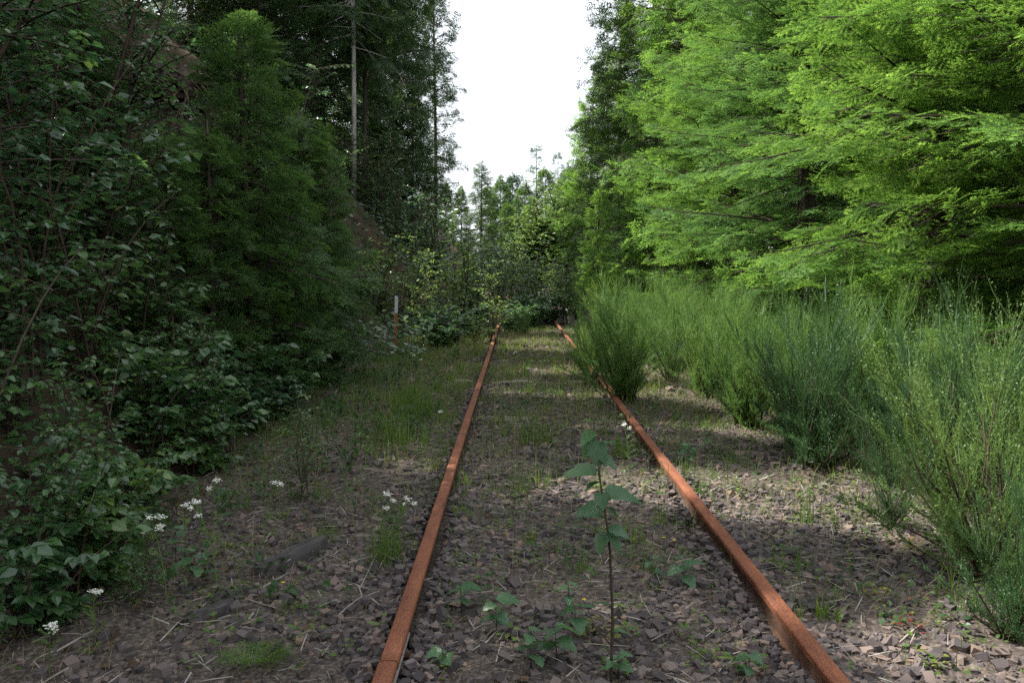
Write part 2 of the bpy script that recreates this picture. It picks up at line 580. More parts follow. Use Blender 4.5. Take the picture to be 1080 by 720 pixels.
def stone_field(n, x0, x1, y0, y1, smin, smax):
    y = y0 + (y1 - y0) * rng.random(n)
    x = x0 + (x1 - x0) * rng.random(n)
    s = smin + (smax - smin) * rng.random(n) ** 2.2
    keep = free_of_rail(x, s * .8)
    # thinner towards the ragged shoulders
    edge = np.minimum(x + 2.3 + .3 * wob(x, y, 1.3), 2.75 + .3 * wob(x, y, 1.1, 4) - x)
    keep &= rng.random(n) < np.clip(edge / .7, 0.03, 1)
    keep &= rng.random(n) < np.clip(.62 + .6 * wob(x, y, 1.7, 22) + .25 * wob(x, y, 5.1, 26), .22, 1)
    keep &= (x > -.9 + .3 * wob(x, y, 1.9, 2)) | (rng.random(n) < .5)
    return x[keep], y[keep], s[keep]


fields = [stone_field(24000, -2.3, 2.8, 2.35, 5.5, .010, .036), stone_field(15000, -2.5, 2.8, 5.5, 10, .015, .042), stone_field(7000, -2.6, 2.8, 10, 20, .024, .055)]
nb = 7500
side_ = rng.choice([-1, 1], nb) * (.05 + .10 * rng.random(nb) ** 1.4)
bank_x, bank_y, bank_s = rng.choice([RL, RR], nb) + side_, 2.4 + 17 * rng.random(nb) ** 1.5, .010 + .020 * rng.random(nb)
bank_x = bank_x + np.sign(side_) * bank_s * .6
fields.append((bank_x, bank_y, bank_s))
sx_ = np.concatenate([f[0] for f in fields])
sy_ = np.concatenate([f[1] for f in fields])
ss_ = np.concatenate([f[2] for f in fields])
sz_ = H(sx_, sy_) + ss_ * rng.uniform(-.3, .35, len(ss_))
sz_[-nb:] += .065 * np.clip(1.2 - np.abs(side_) / .13, 0, 1) * rng.random(nb) ** .8
# the stones that show largest are single pieces
inview = (np.abs(sx_ / sy_) < 0.59) & (sy_ > 2.9)
order = np.argsort(-(ss_ / sy_) * inview)
single = order[:300]
rest = order[300:]
which = rng.integers(0, len(stones), len(ss_))
mb = MB()
for k in range(len(stones)):
    idx = rest[which[rest] == k]
    Rm = rand_rot(len(idx))
    # lie mostly flat: blend towards rotation about z
    az = rng.uniform(0, 6.28, len(idx))
    Rz = np.zeros((len(idx), 3, 3))
    Rz[:, 0, 0] = np.cos(az); Rz[:, 0, 1] = -np.sin(az); Rz[:, 1, 0] = np.sin(az); Rz[:, 1, 1] = np.cos(az); Rz[:, 2, 2] = 1
    fl = rng.random(len(idx)) < .6
    Rm[fl] = Rz[fl]
    mb.stamp(stones[k], Rm * ss_[idx][:, None, None], np.stack([sx_[idx], sy_[idx], sz_[idx]], 1))
bx_ = np.concatenate([rng.normal(-7.2, 1.1, 500), rng.normal(-4.3, .6, 350)])
by_ = np.concatenate([rng.normal(18.0, 1.4, 500), rng.normal(22.3, 1.6, 350)])
bs_ = .02 + .09 * rng.random(850) ** 3
mb.stamp(stones[0], rand_rot(850) * bs_[:, None, None], np.stack([bx_, by_, H(bx_, by_)], 1))
gravel = obj('ballast_gravel', mb.mesh('ballast_gravel'), M['stone'], ground)
gravel['kind'] = 'stuff'
stone_me = [MB().add(*s).mesh('stone') for s in stones]
for me in stone_me:
    me.materials.append(M['stone'])
for i in single:
    s = float(ss_[i])
    obj('stone', stone_me[which[i]], None, ground, (sx_[i], sy_[i], sz_[i] + s * .1), (rng.normal(0, .5), rng.normal(0, .5), rng.uniform(0, 6.28)), s)

# ------------------------------------------------------------------ rails
prof = [(-.062, 0), (.062, 0), (.062, .010), (.013, .024), (.009, .036), (.009, .108), (.031, .120), (.033, .143), (.028, .149), (.012, .1515), (-.012, .1515), (-.028, .149), (-.033, .143), (-.031, .120), (-.009, .108), (-.009, .036), (-.013, .024), (-.062, .010)]


def rail_mesh(y0, y1, seed):
    n = max(2, int((y1 - y0) / .5))
    ys = np.linspace(y0, y1, n)
    P = np.array(prof)
    dx = .003 * np.sin(ys * .55 + seed) if y1 - y0 > 8 else ys * 0
    V = np.stack([np.stack([P[:, 0] + dx[i], np.full(len(P), ys[i]), P[:, 1]], 1) for i in range(n)])
    k = len(P)
    F = []
    for i in range(n - 1):
        for j in range(k):
            a, b = i * k + j, i * k + (j + 1) % k
            F += [(a, b, b + k), (a, b + k, a + k)]
    # end caps: fans from the web
    for o, fl in ((0, 1), ((n - 1) * k, -1)):
        for j in range(k):
            a, b = o + j, o + (j + 1) % k
            c = len(V.reshape(-1, 3)) + (0 if fl == 1 else 1)
            F.append((c, b, a) if fl == 1 else (c, a, b))
    VV = np.concatenate([V.reshape(-1, 3), [[dx[0], ys[0], .07], [dx[-1], ys[-1], .07]]])
    return MB().add(VV, F)


def box(x0, x1, y0, y1, z0, z1):
    V = [(x, y, z) for x in (x0, x1) for y in (y0, y1) for z in (z0, z1)]
    F = [(0, 1, 3), (0, 3, 2), (4, 6, 7), (4, 7, 5), (0, 4, 5), (0, 5, 1), (2, 3, 7), (2, 7, 6), (0, 2, 6), (0, 6, 4), (1, 5, 7), (1, 7, 3)]
    return MB().add(V, F)


def bevel_obj(o, w=.004, seg=2):
    b = o.modifiers.new('bevel', 'BEVEL')
    b.width = w
    b.segments = seg
    b.limit_method = 'ANGLE'
    return o


def rail(label, x, y0, y1, seed):
    root = thing('rail', label, 'rail', (x, 0, RAIL_TOP - .1515))
    me = rail_mesh(y0, y1, seed).mesh('rail_bar')
    me.materials.append(M['rust'])
    me.materials.append(M['rust_dark'])
    for pg in me.polygons:
        pg.material_index = 0 if pg.center.z > .118 else 1
    obj('rail_bar', me, None, root)
    return root


JL = ground_at(407, 696, RAIL_TOP).y          # joint in the left rail
JR = ground_at(645, 419, RAIL_TOP).y          # joint in the right rail
rl_far = rail('long rusty orange rail running away left of the tall track sapling', RL, JL + .004, 60, .3)
rl_near = rail('short rusty rail end before the joint gap at the lower edge', RL, -3, JL - .004, .3)
rr_near = rail('rusty orange rail beside the broom, cut by the lower right corner', RR, -3, JR - .006, 1.1)
rr_far = rail('distant rusty rail emerging beyond the broom bush that hides the joint', RR + .008, JR + .006, 60, 2.0)


def joint(parent, yc, x, flip=1):
    """pair of fishplates with bolts, gripping the web at a rail joint"""
    for s in (-1, 1):
        pl = [(.012, .030), (.030, .022), (.058, .016), (.060, .028), (.040, .040), (.026, .052), (.026, .088), (.036, .100), (.0385, .1155), (.031, .1175), (.012, .104)]
        P = np.array(pl) * np.array([s, 1])
        k = len(P)
        V = np.concatenate([np.stack([P[:, 0], np.full(k, yy), P[:, 1]], 1) for yy in (yc - .31, yc + .31)])
        c = P.mean(0)
        V = np.concatenate([V, [[c[0], yc - .31, c[1]], [c[0], yc + .31, c[1]]]])
        F = []
        for j in range(k):
            a, b = j, (j + 1) % k
            F += [(a, b, b + k), (a, b + k, a + k), (2 * k, b, a), (2 * k + 1, a + k, b + k)]
        p = obj('fishplate', MB().add(V, F).mesh('fishplate'), M['fishplate'], parent)
        p['label'] = 'grey brown steel joint bar'
        for q in (-.22, -.08, .08, .22):
            th = np.linspace(0, 2 * math.pi, 6, endpoint=False)
            m2 = MB()
            pts = [(s * .024, yc + q, .068), (s * .050, yc + q, .068)]
            m2.tube(pts, .016, 6)
            m2.tube([(s * .048, yc + q, .068), (s * .062, yc + q, .068)], .009, 6)
            obj('bolt', m2.mesh('bolt'), M['rust_dark'], p)


joint(rl_far, JL, RL)
joint(rr_near, JR - .006, RR)

# cross ties, sunk in the ballast, a few worn tops showing
def tie(label, px, py, x0, x1, z, skew):
    y = ground_at(px, py).y
    n = 14
    xs = np.linspace(x0, x1, n)
    V, F = [], []
    for i, x in enumerate(xs):
        j = rng.normal(0, .008, 4)
        zz = .012 * math.sin(i * 1.3 + py)
        V += [(x, -.11 + j[0], -.14), (x, -.11 + j[1], zz), (x, .11 + j[2], zz + j[3]), (x, .11 + j[2], -.14)]
    for i in range(n - 1):
        for j in range(4):
            a, b = i * 4 + j, i * 4 + (j + 1) % 4
            F += [(a, b, b + 4), (a, b + 4, a + 4)]
    o = 4 * (n - 1)
    F += [(0, 2, 1), (0, 3, 2), (o, o + 1, o + 2), (o, o + 2, o + 3)]
    t = obj('cross_tie', MB().add(V, F).mesh('cross_tie'), M['tie'], loc=(0, y, z), rot=(0, 0, skew))
    return tag(t, label, 'railway tie', 'worn cross ties showing through the ballast')


tie('worn pale cross tie crossing the far track, third from camera', 560, 381, -.86, 1.5, .005, .01)
tie('worn cross tie showing between the rails beside the grass, second from camera', 560, 403, -.8, 1.45, .012, -.015)
tie('nearest worn grey cross tie top, level with the right rail joint', 570, 441, -.7, 1.4, -.004, .02)

# ------------------------------------------------------------------ plant templates
def needle_spray(L=.2, n_side=6, per=7, nl=.022, nw=.005, main=12, wood=True, split=False):
    """flat conifer twig: needles as thin triangles, x along; with split, (older needles, new tip needles)"""
    V, F, tip_flag = [], [], []

    def needles(p0, d, ln, n):
        d = d / np.linalg.norm(d)
        s = np.array([-d[1], d[0], 0])
        for i in range(n):
            t = (i + .5) / n * ln
            for sg in (-1, 1):
                q = p0 + d * t
                a = rng.uniform(.85, 1.15)
                dirn = d * .75 + s * sg * .85 + np.array([0, 0, rng.uniform(-.25, .45)])
                dirn /= np.linalg.norm(dirn)
                tip = q + dirn * nl * a
                wv = np.cross(dirn, [rng.normal(0, .3), rng.normal(0, .3), 1.0])
                wv /= np.linalg.norm(wv)
                k = len(V)
                V.extend([q - wv * nw * .5, q + wv * nw * .5, tip])
                F.append((k, k + 1, k + 2))
                tip_flag.append(t > .45 * ln)
        k = len(V)
        V.extend([p0 + d * ln - s * nw * .4, p0 + d * ln + s * nw * .4, p0 + d * (ln + nl)])
        F.append((k, k + 1, k + 2))
        tip_flag.append(True)
        if wood:
            k = len(V)
            V.extend([p0 - s * .0016, p0 + s * .0016, p0 + d * ln])
            F.append((k, k + 1, k + 2))
            tip_flag.append(False)
    x = np.array([1., 0, 0])
    needles(np.zeros(3), x, L, main)
    for i in range(n_side):
        t = (.12 + .7 * i / n_side) * L
        sg = 1 if i % 2 else -1
        a = sg * rng.uniform(.75, 1.05)
        d = np.array([math.cos(a), math.sin(a), rng.uniform(-.12, .1)])
        needles(np.array([t, 0, 0.]), d, L * (.62 - .42 * i / n_side) * rng.uniform(.85, 1.15), per)
    V, F, tf = np.array(V), np.array(F), np.array(tip_flag)
    if not split:
        return V, F
    out = []
    for sel in (F[~tf], F[tf]):
        out.append((V[sel.ravel()], np.arange(sel.size).reshape(-1, 3)))
    return out


def branch_points(L, step2, step3, droop, rise, hang=0.0, ratio=.5, maxl2=.8):
    """skeleton of one conifer branch along +x: spray positions, directions and wood lines"""
    def at(s):
        u = s / L
        return np.array([s * (1 - .06 * u), .05 * L * math.sin(u * 3 + ph), rise * s - droop * L * u * u + .10 * L * u ** 4])
    ph = rng.uniform(0, 6)
    pos, dirs, lines = [], [], [np.array([at(s) for s in np.linspace(0, L, 7)])]
    s = .16 * L
    sg = 1
    while s < L:
        l2 = min(maxl2, ratio * (L - s) + .10) * rng.uniform(.75, 1.2)
        tan = at(min(L, s + .02)) - at(s - .02)
        tan /= np.linalg.norm(tan)
        a = sg * rng.uniform(.75, 1.05)
        side = np.array([math.cos(a) * tan[0] - math.sin(a) * tan[1], math.sin(a) * tan[0] + math.cos(a) * tan[1], tan[2] * .6 - hang - rng.uniform(0, .12)])
        side /= np.linalg.norm(side)
        p0 = at(s)
        end = p0 + side * l2 + np.array([0, 0, -hang * .35 * l2])
        lines.append(np.array([p0, end]))
        r = step3 * .4
        k = 1
        while r < l2:
            b = k * rng.uniform(.35, .8)
            d = np.array([math.cos(b) * side[0] - math.sin(b) * side[1], math.sin(b) * side[0] + math.cos(b) * side[1], side[2] - hang * .5 + rng.normal(0, .10)])
            pos.append(p0 + (end - p0) * (r / l2))
            dirs.append(d)
            k = -k
            r += step3 * rng.uniform(.8, 1.2)
        pos.append(end)
        dirs.append(side + np.array([0, 0, rng.normal(0, .1)]))
        sg = -sg
        s += step2 * rng.uniform(.75, 1.25)
    pos.append(at(L))
    dirs.append(at(L) - at(L * .9))
    return np.array(pos), np.array(dirs), lines


def branch_mesh(L, sprays, step2, step3, droop, rise, hang=0., wood_r=.012, size=1.0, maxl2=.8, wood=True, ratio=.5, loose=1.0):
    pos, dirs, lines = branch_points(L, step2, step3, droop, rise, hang, ratio, maxl2)
    n = len(pos)
    up = np.tile([0., 0, 1], (n, 1)) + rng.normal(0, .5 * loose, (n, 3))
    dirs = dirs + rng.normal(0, .22 * loose, dirs.shape)
    Fm = frames(dirs, up) * (size * rng.uniform(.75, 1.2, n))[:, None, None]
    leaf, tips = MB(), MB()
    pick = rng.integers(0, len(sprays), n)
    for k, sp in enumerate(sprays):
        i = pick == k
        leaf.stamp(sp[0], Fm[i], pos[i])
        tips.stamp(sp[1], Fm[i], pos[i])
    wd = MB()
    if wood:
        for j, l in enumerate(lines):
            if j == 0:
                wd.tube(l, np.linspace(wood_r, wood_r * .2, len(l)), 5, False)
            else:
                wd.tube(l, [wood_r * .28, wood_r * .1], 3, False)
    return leaf, tips, wd


def trunk_mesh(h, r, sides=9, bend=.0, base=-.4):
    n = 10
    z = np.linspace(base, h, n)
    ph = rng.uniform(0, 6)
    pts = np.stack([bend * np.sin(z * .4 + ph) - bend * math.sin(ph), bend * np.cos(z * .33 + ph) - bend * math.cos(ph), z], 1)
    u = np.clip(z / h, 0, 1)
    rad = r * (1 - u) ** .85 + .012
    rad[0] *= 1.5
    return MB().tube(pts, rad, sides)


def rot_branch(az, pitch):
    ca, sa, cp, sp = math.cos(az), math.sin(az), math.cos(pitch), math.sin(pitch)
    Rz = np.array([[ca, -sa, 0], [sa, ca, 0], [0, 0, 1]])
    Ry = np.array([[cp, 0, -sp], [0, 1, 0], [sp, 0, cp]])
    return Rz @ Ry


def crown_spec(h, z0, rmax, gap, per, shape=.8, low_pitch=-.15, top_pitch=.75, jitter=.15, full=.25):
    """list of (z, azimuth, pitch, length) for a conifer crown"""
    out = []
    z = z0
    while z < h - .15:
        u = (z - z0) / (h - z0)
        prof_ = (1 - u) ** shape * min(1, .55 + u / full * .45 if u < full else 1)
        a0 = rng.uniform(0, 6.28)
        for k in range(per):
            L = max(.18, rmax * prof_ * rng.uniform(1 - 1.8 * jitter, 1 + jitter))
            out.append((z + rng.normal(0, gap * .45), a0 + 6.283 * k / per + rng.normal(0, .3), low_pitch + (top_pitch - low_pitch) * u ** 1.6 + rng.normal(0, .20), L))
        z += gap * (1 - .45 * u) * rng.uniform(.85, 1.15)
    return out


# --- fine conifer for the trees beside the track: branches are parts
fine_sprays = [needle_spray(.24, 7, 8, .021, .0066, 15, split=True) for _ in range(4)]
near_branch = []
for L in (.5, .5, 1.0, 1.0, 1.6, 1.6, 2.2, 2.2):
    lf, tp, wd = branch_mesh(L, fine_sprays, .12, .12, .20, .10, hang=.13, wood_r=.008 + .005 * L, size=.95, maxl2=.55, loose=.5, ratio=.34)
    n0 = sum(len(f) for f in lf.f)
    n1 = n0 + sum(len(f) for f in tp.f)
    lf.add(*tp.arrays())
    lf.add(*wd.arrays())
    me = lf.mesh('branch')
    near_branch.append((L, me, (n0, n1)))


def fine_fir(name, label, loc, h, rmax, z0, rz, mat='fir_bright', gap=.29, per=7, group=None, cut=None, cat='tree', tr=None, tilt=(0, 0)):
    root = thing(name, label, cat, loc, rz, 1.0, group, tilt)
    obj('trunk', trunk_mesh(h, tr or h * .011 + .02, bend=.03).mesh('trunk', True), M['bark'], root)
    for (z, az, pt, L) in crown_spec(h, z0, rmax, gap, per, low_pitch=-.02, jitter=.2):
        if z > (cut or 6.0) and random.random() < .5:
            continue
        c = [b for b in near_branch if abs(b[0] - L) == min(abs(q[0] - L) for q in near_branch)]
        b = random.choice(c)
        key = b[1].name
        if key not in fir_cache:
            me = b[1]
            me.materials.append(M['fir_bright'])
            me.materials.append(M['fir_tip'])
            me.materials.append(M['bark'])
            mi = np.zeros(len(me.polygons), np.int32)
            mi[b[2][0]:] = 1
            mi[b[2][1]:] = 2
            me.polygons.foreach_set('material_index', mi)
            fir_cache[key] = me
        R_ = (Matrix(rot_branch(az, pt).tolist()) @ Matrix.Rotation(random.gauss(0, .22), 3, 'X')).to_euler()
        sc_ = L / b[0]
        sc_ = max(.7, min(1.35, sc_))
        bo = obj('branch', fir_cache[key], None, root, (0, 0, z), R_, (sc_, sc_, sc_))
        if mat != 'fir_bright':
            for q, mm in enumerate((mat, TIP[mat])):
                bo.material_slots[q].link = 'OBJECT'
                bo.material_slots[q].material = M[mm]
    return root


fir_cache = {}

# --- coarse conifers for the tall and the far trees: one crown mesh
mid_sprays = [needle_spray(.42, 5, 2, .10, .036, 4, False, split=True) for _ in range(4)]
far_sprays = [needle_spray(.75, 4, 2,   .24, .085, 4, False, split=True) for _ in range(4)]


def crown_mesh(h, z0, rmax, gap, per, sprays, step2, step3, size, shape=.8, hang=.2, low_pitch=-.2, top_pitch=.6, jitter=.2, maxl2=1.2, droop=.25, wood=True, full=.25):
    Ls = [rmax * q for q in (.12, .25, .25, .5, .5, .75, .75, 1.0, 1.0)]
    T = []
    for L in Ls:
        lf, tp, wd = branch_mesh(L, sprays, step2, step3, droop, .10, hang, .012 + .008 * L, size, maxl2, wood)
        T.append((L, lf.arrays(), wd.arrays() if wood else None, tp.arrays()))
    leaf, tips, wdm = MB(), MB(), MB()
    for (z, az, pt, L) in crown_spec(h, z0, rmax, gap, per, shape, low_pitch, top_pitch, jitter, full):
        best = min(abs(t[0] - L) for t in T)
        t = random.choice([t for t in T if abs(t[0] - L) < best + 1e-6])
        ro = rng.normal(0, .35)
        m = (rot_branch(az, pt) @ np.array([[1, 0, 0], [0, math.cos(ro), -math.sin(ro)], [0, math.sin(ro), math.cos(ro)]]))[None] * (L / t[0])
        leaf.stamp(t[1], m, np.array([[0, 0, z]]))
        tips.stamp(t[3], m, np.array([[0, 0, z]]))
        if wood:
            wdm.stamp(t[2], m, np.array([[0, 0, z]]))
    return leaf, tips, wdm


def conifer_kind(h, z0, rmax, gap, per, sprays, step2, step3, size, trunk_r, **kw):
    leaf, tips, wdm = crown_mesh(h, z0, rmax, gap, per, sprays, step2, step3, size, **kw)
    tm = trunk_mesh(h, trunk_r, 9, .06)
    if kw.get('wood', True):
        tm.add(*wdm.arrays())
    n0 = sum(len(f) for f in leaf.f)
    leaf.add(*tips.arrays())
    me = leaf.mesh('crown')
    me.materials.append(M['fir_dark'])
    me.materials.append(M['fir_dark_tip'])
    mi = np.zeros(len(me.polygons), np.int32)
    mi[n0:] = 1
    me.polygons.foreach_set('material_index', mi)
    return me, tm.mesh('trunk', True)


kinds = {
    'tall': [conifer_kind(26, 1.0, 4.4, .50, 5, mid_sprays, .36, .34, 1.2, .26, hang=.30) for _ in range(2)],
    'tall_bare': [conifer_kind(27, 5.5, 2.8, .55, 5, mid_sprays, .40, .38, 1.2, .075, hang=.35, shape=.7)],
    'sparse': [conifer_kind(15, 2.2, 2.0, .62, 5, mid_sprays, .32, .28, 1.15, .11, hang=.30, jitter=.35, shape=.55)],
    'mid': [conifer_kind(12, .3, 3.2, .42, 5, mid_sprays, .30, .27, .9, .14, hang=.28) for _ in range(2)],
    'far': [conifer_kind(16, .5, 3.2, .65, 5, far_sprays, .6, .5, 1.0, .17, hang=.25, wood=False) for _ in range(2)],
    'spire': [conifer_kind(15, 1.0, 2.3, .8, 4, far_sprays, .55, .5, .6, .14, hang=.05, top_pitch=.5, wood=False)],
    'young': [conifer_kind(4.2, .25, 1.25, .20, 5, [needle_spray(.20, 5, 3, .040, .012, 6, split=True) for _ in range(3)], .13, .14, 1.0, .045, hang=.18, maxl2=.5) for _ in range(2)],
}
def obj_m(name, me, mat, parent):
    """shared mesh, material chosen on the object"""
    if not me.materials:
        me.materials.append(M[mat])
    o = obj(name, me, None, parent)
    if me.materials[0] is not M[mat]:
        o.material_slots[0].link = 'OBJECT'
        o.material_slots[0].material = M[mat]
    return o


def conifer(name, label, kind, x, y, rz, s, mat, group=None, bark='bark', z=None, tilt=(0, 0), v=0, wide=1.0):
    crown, trunk = kinds[kind][v % len(kinds[kind])]
    zz = Hs(x, y) if z is None else z
    root = thing(name, label, 'tree', (x, y, zz - .1), rz, s, group, tilt)
    if wide != 1.0:
        root.scale = (s * wide, s * wide, s)
    obj_m('trunk', trunk, bark, root)
    c = obj('crown', crown, None, root)
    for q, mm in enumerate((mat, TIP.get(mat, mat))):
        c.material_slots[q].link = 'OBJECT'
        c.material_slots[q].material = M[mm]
    return root


# --- broad leaves
def leaf_template(n=3, width=.36, cup=.10, droop=.16, tip=.0):
    t = np.linspace(0, 1, n + 2)
    mid = np.stack([t, 0 * t, -droop * t * t], 1)
    w = width * np.sin(np.pi * t ** .8) ** .9
    V = [mid[0]]
    F = []
    rows = []
    for i in range(1, n + 1):
        k = len(V)
        V += [mid[i] + np.array([-.03, w[i], cup * w[i] * 2]), mid[i], mid[i] + np.array([-.03, -w[i], cup * w[i] * 2])]
        rows.append((k, k + 1, k + 2))
    V.append(mid[-1])
    e = len(V) - 1
    a, b, c = rows[0]
    F += [(0, b, a), (0, c, b)]
    for (p, q, r), (s, t_, u) in zip(rows[:-1], rows[1:]):
        F += [(p, q, t_), (p, t_, s), (q, r, u), (q, u, t_)]
    p, q, r = rows[-1]
    F += [(p, q, e), (q, r, e)]
    return np.array(V), np.array(F)


leafT = [leaf_template(2, .34), leaf_template(2, .40, .16, .28), leaf_template(2, .30, .05, .05)]
bigleafT = [leaf_template(6, .36, .10, .22), leaf_template(6, .40, .18, .38), leaf_template(6, .33, .06, .12)]


def serrate(T, amp=.035):
    """toothed edge on a large leaf"""
    V, F = T
    V = V.copy()
    n = (len(V) - 2) // 3
    for i in range(n):
        sg = 1 if i % 2 else -1
        V[1 + 3 * i, 1] += sg * amp
        V[3 + 3 * i, 1] -= sg * amp
    return V, F


def bush_arrays(h, spread, stems, twigs, leaves, leaf, base_r=.012, tmpl=leafT, lean=None, up=.35, bare=.25, arch=.25):
    """stems, twigs and leaves of a broadleaf shrub"""
    wood, lf = MB(), MB()
    P, D = [], []
    for i in range(stems):
        az = rng.uniform(0, 6.28)
        hh = h * rng.uniform(.6, 1.1)
        out = spread * rng.uniform(.25, 1.0)
        if lean is not None:
            dirx, diry = lean[0] * .8 + math.cos(az) * .5, lean[1] * .8 + math.sin(az) * .5
        else:
            dirx, diry = math.cos(az), math.sin(az)
        t = np.linspace(0, 1, 7)
        b = rng.normal(0, .05 * h, 2)
        b0 = rng.normal(0, .08, 2)
        pts = np.stack([b0[0] + dirx * out * t ** 1.5 + b[0] * np.sin(t * 3), b0[1] + diry * out * t ** 1.5 + b[1] * np.sin(t * 3), hh * (t - arch * t ** 2.5) / (1 - arch) - .06], 1)
        wood.tube(pts, base_r * np.linspace(1, .25, 7), 5, False)
        for j in range(twigs):
            s = rng.uniform(bare, 1)
            k = s * 6
            i0 = min(5, int(k))
            p = pts[i0] + (pts[i0 + 1] - pts[i0]) * (k - i0)
            a = rng.uniform(0, 6.28)
            tl = h * rng.uniform(.12, .30) * (1.15 - .5 * s)
            d = np.array([math.cos(a), math.sin(a), rng.uniform(-.1, .7)])
            d /= np.linalg.norm(d)
            e = p + d * tl
            m = p + d * tl * .5 + np.array([0, 0, .04 * tl])
            wood.tube([p, m, e], [base_r * .35, base_r * .25, base_r * .12], 3, False)
            for q in range(leaves):
                r = (q + .6) / leaves
                pp = p + (m - p) * (2 * r) if r < .5 else m + (e - m) * (2 * r - 1)
                an = math.atan2(d[1], d[0]) + (1 if q % 2 else -1) * rng.uniform(.5, 1.2)
                P.append(pp)
                D.append([math.cos(an), math.sin(an), rng.uniform(-.45, .25)])
            P.append(e)
            D.append([d[0], d[1], -.2])
    P, D = np.array(P), np.array(D)
    n = len(P)
    U = np.tile([0, 0, 1.], (n, 1)) + rng.normal(0, up, (n, 3))
    Fm = frames(D, U) * (leaf * rng.uniform(.55, 1.25, n))[:, None, None]
    pk = rng.integers(0, len(tmpl), n)
    for k in range(len(tmpl)):
        lf.stamp(tmpl[k], Fm[pk == k], P[pk == k])
    return lf, wood


def bush_kind(*a, **k):
    lf, wood = bush_arrays(*a, **k)
    return lf.mesh('foliage'), wood.mesh('stem', True)


bushes = {
    'thicket': [bush_kind(1.5, .8, 8, 15, 6, .072, bare=.12) for _ in range(3)],
    'low': [bush_kind(.7, .55, 11, 11, 6, .085, base_r=.006, bare=.08) for _ in range(2)],
    'alder': [bush_kind(2.3, .65, 3, 26, 9, .065, base_r=.016, bare=.15, arch=.08) for _ in range(2)],
    'grown': [bush_kind(4.2, 1.7, 6, 34, 12, .085, base_r=.035, bare=.2, arch=.12) for _ in range(2)],
    'round': [bush_kind(9, 2.6, 18, 46, 16, .22, base_r=.09, bare=.12, arch=.2, up=.8)],
}


def bush(name, label, kind, x, y, rz, s, mat='leaf', group=None, v=0, z=None, tilt=(0, 0), cat='shrub'):
    f, st = bushes[kind][v % len(bushes[kind])]
    zz = Hs(x, y) if z is None else z
    root = thing(name, label, cat, (x, y, zz), rz, s, group, tilt)
    obj_m('stem' if cat != 'tree' else 'trunk', st, 'stem', root)
    obj_m('foliage' if cat != 'tree' else 'crown', f, mat, root)
    return root


# --- broom: sheaves of upright green switches
def broom_arrays(h, spread, mains, subs, fine, leafy=6, width=.0042, lean=.0):
    wood, gr = MB(), MB()
    for i in range(mains + mains // 2):
        az = rng.uniform(0, 6.28)
        out = spread * math.sqrt(rng.random())
        hh = h * rng.uniform(.7, 1.08) * (1 - .25 * (out / spread) ** 2)
        if i >= mains:            # low outer shoots
            out, hh = spread * rng.uniform(.5, 1.2), h * rng.uniform(.22, .5)
        t = np.linspace(0, 1, 7)
        b0 = rng.normal(0, .07, 2)
        k = rng.normal(0, .05, 2)
        pts = np.stack([b0[0] + math.cos(az) * out * t ** 1.15 + k[0] * np.sin(4 * t) + lean * t, b0[1] + math.sin(az) * out * t ** 1.15 + k[1] * np.sin(4 * t), hh * t ** .92 - .05], 1)
        wood.tube(pts[:5], np.linspace(.011, .004, 5), 4, False)
        ax = pts[-1] - pts[2]
        ax /= np.linalg.norm(ax)
        n = subs
        s = rng.uniform(.03, .97, n)
        kk = np.minimum(5, (s * 6).astype(int))
        p0 = pts[kk] + (pts[kk + 1] - pts[kk]) * (s * 6 - kk)[:, None]
        aa = rng.uniform(0, 6.28, n)
        sp = rng.uniform(.12, .65, n) * (1.5 - .7 * s)
        d = ax[None] + np.stack([np.cos(aa) * sp, np.sin(aa) * sp, np.zeros(n)], 1)
        d /= np.linalg.norm(d, axis=1)[:, None]
        ln = hh * rng.uniform(.16, .42, n) * (1.1 - .45 * s)
        for f_ in range(fine):
            if f_:
                q0 = p0 + d * (ln * rng.uniform(.05, .6, n))[:, None]
                dd = d + rng.normal(0, .20, (n, 3))
                dd[:, 2] += .15
                dd /= np.linalg.norm(dd, axis=1)[:, None]
                l2 = ln * rng.uniform(.45, .9, n)
            else:
                q0, dd, l2 = p0, d, ln
            sd = np.cross(dd, rng.normal(size=(n, 3)))
            sd /= np.linalg.norm(sd, axis=1)[:, None]
            w = width * rng.uniform(.7, 1.2, n)[:, None]
            m = q0 + dd * (l2 * .55)[:, None] + rng.normal(0, .012, (n, 3))
            e = q0 + dd * l2[:, None] + np.array([0, 0, 1]) * (l2 * .12)[:, None]
            V = np.stack([q0 - sd * w * .5, q0 + sd * w * .5, m + sd * w * .45, m - sd * w * .45, e], 1)
            F = (np.array([(0, 1, 2), (0, 2, 3), (3, 2, 4)])[None] + (np.arange(n) * 5)[:, None, None])
            gr.add(V.reshape(-1, 3), F.reshape(-1, 3))
            for l in range(leafy):
                r = rng.uniform(.1, 1, n)[:, None]
                c = q0 + (e - q0) * r
                lv = rng.normal(size=(n, 3)) * .6 + dd
                lv /= np.linalg.norm(lv, axis=1)[:, None]
                sv = np.cross(lv, rng.normal(size=(n, 3)))
                sv /= np.linalg.norm(sv, axis=1)[:, None]
                ll = rng.uniform(.008, .018, n)[:, None]
                V = np.stack([c, c + lv * ll * .5 + sv * ll * .28, c + lv * ll, c + lv * ll * .5 - sv * ll * .28], 1)
                F = (np.array([(0, 1, 2), (0, 2, 3)])[None] + (np.arange(n) * 4)[:, None, None])
                gr.add(V.reshape(-1, 3), F.reshape(-1, 3))
    return gr, wood


def broom_kind(*a, **k):
    g, w = broom_arrays(*a, **k)
    return g.mesh('switches'), w.mesh('stem', True)


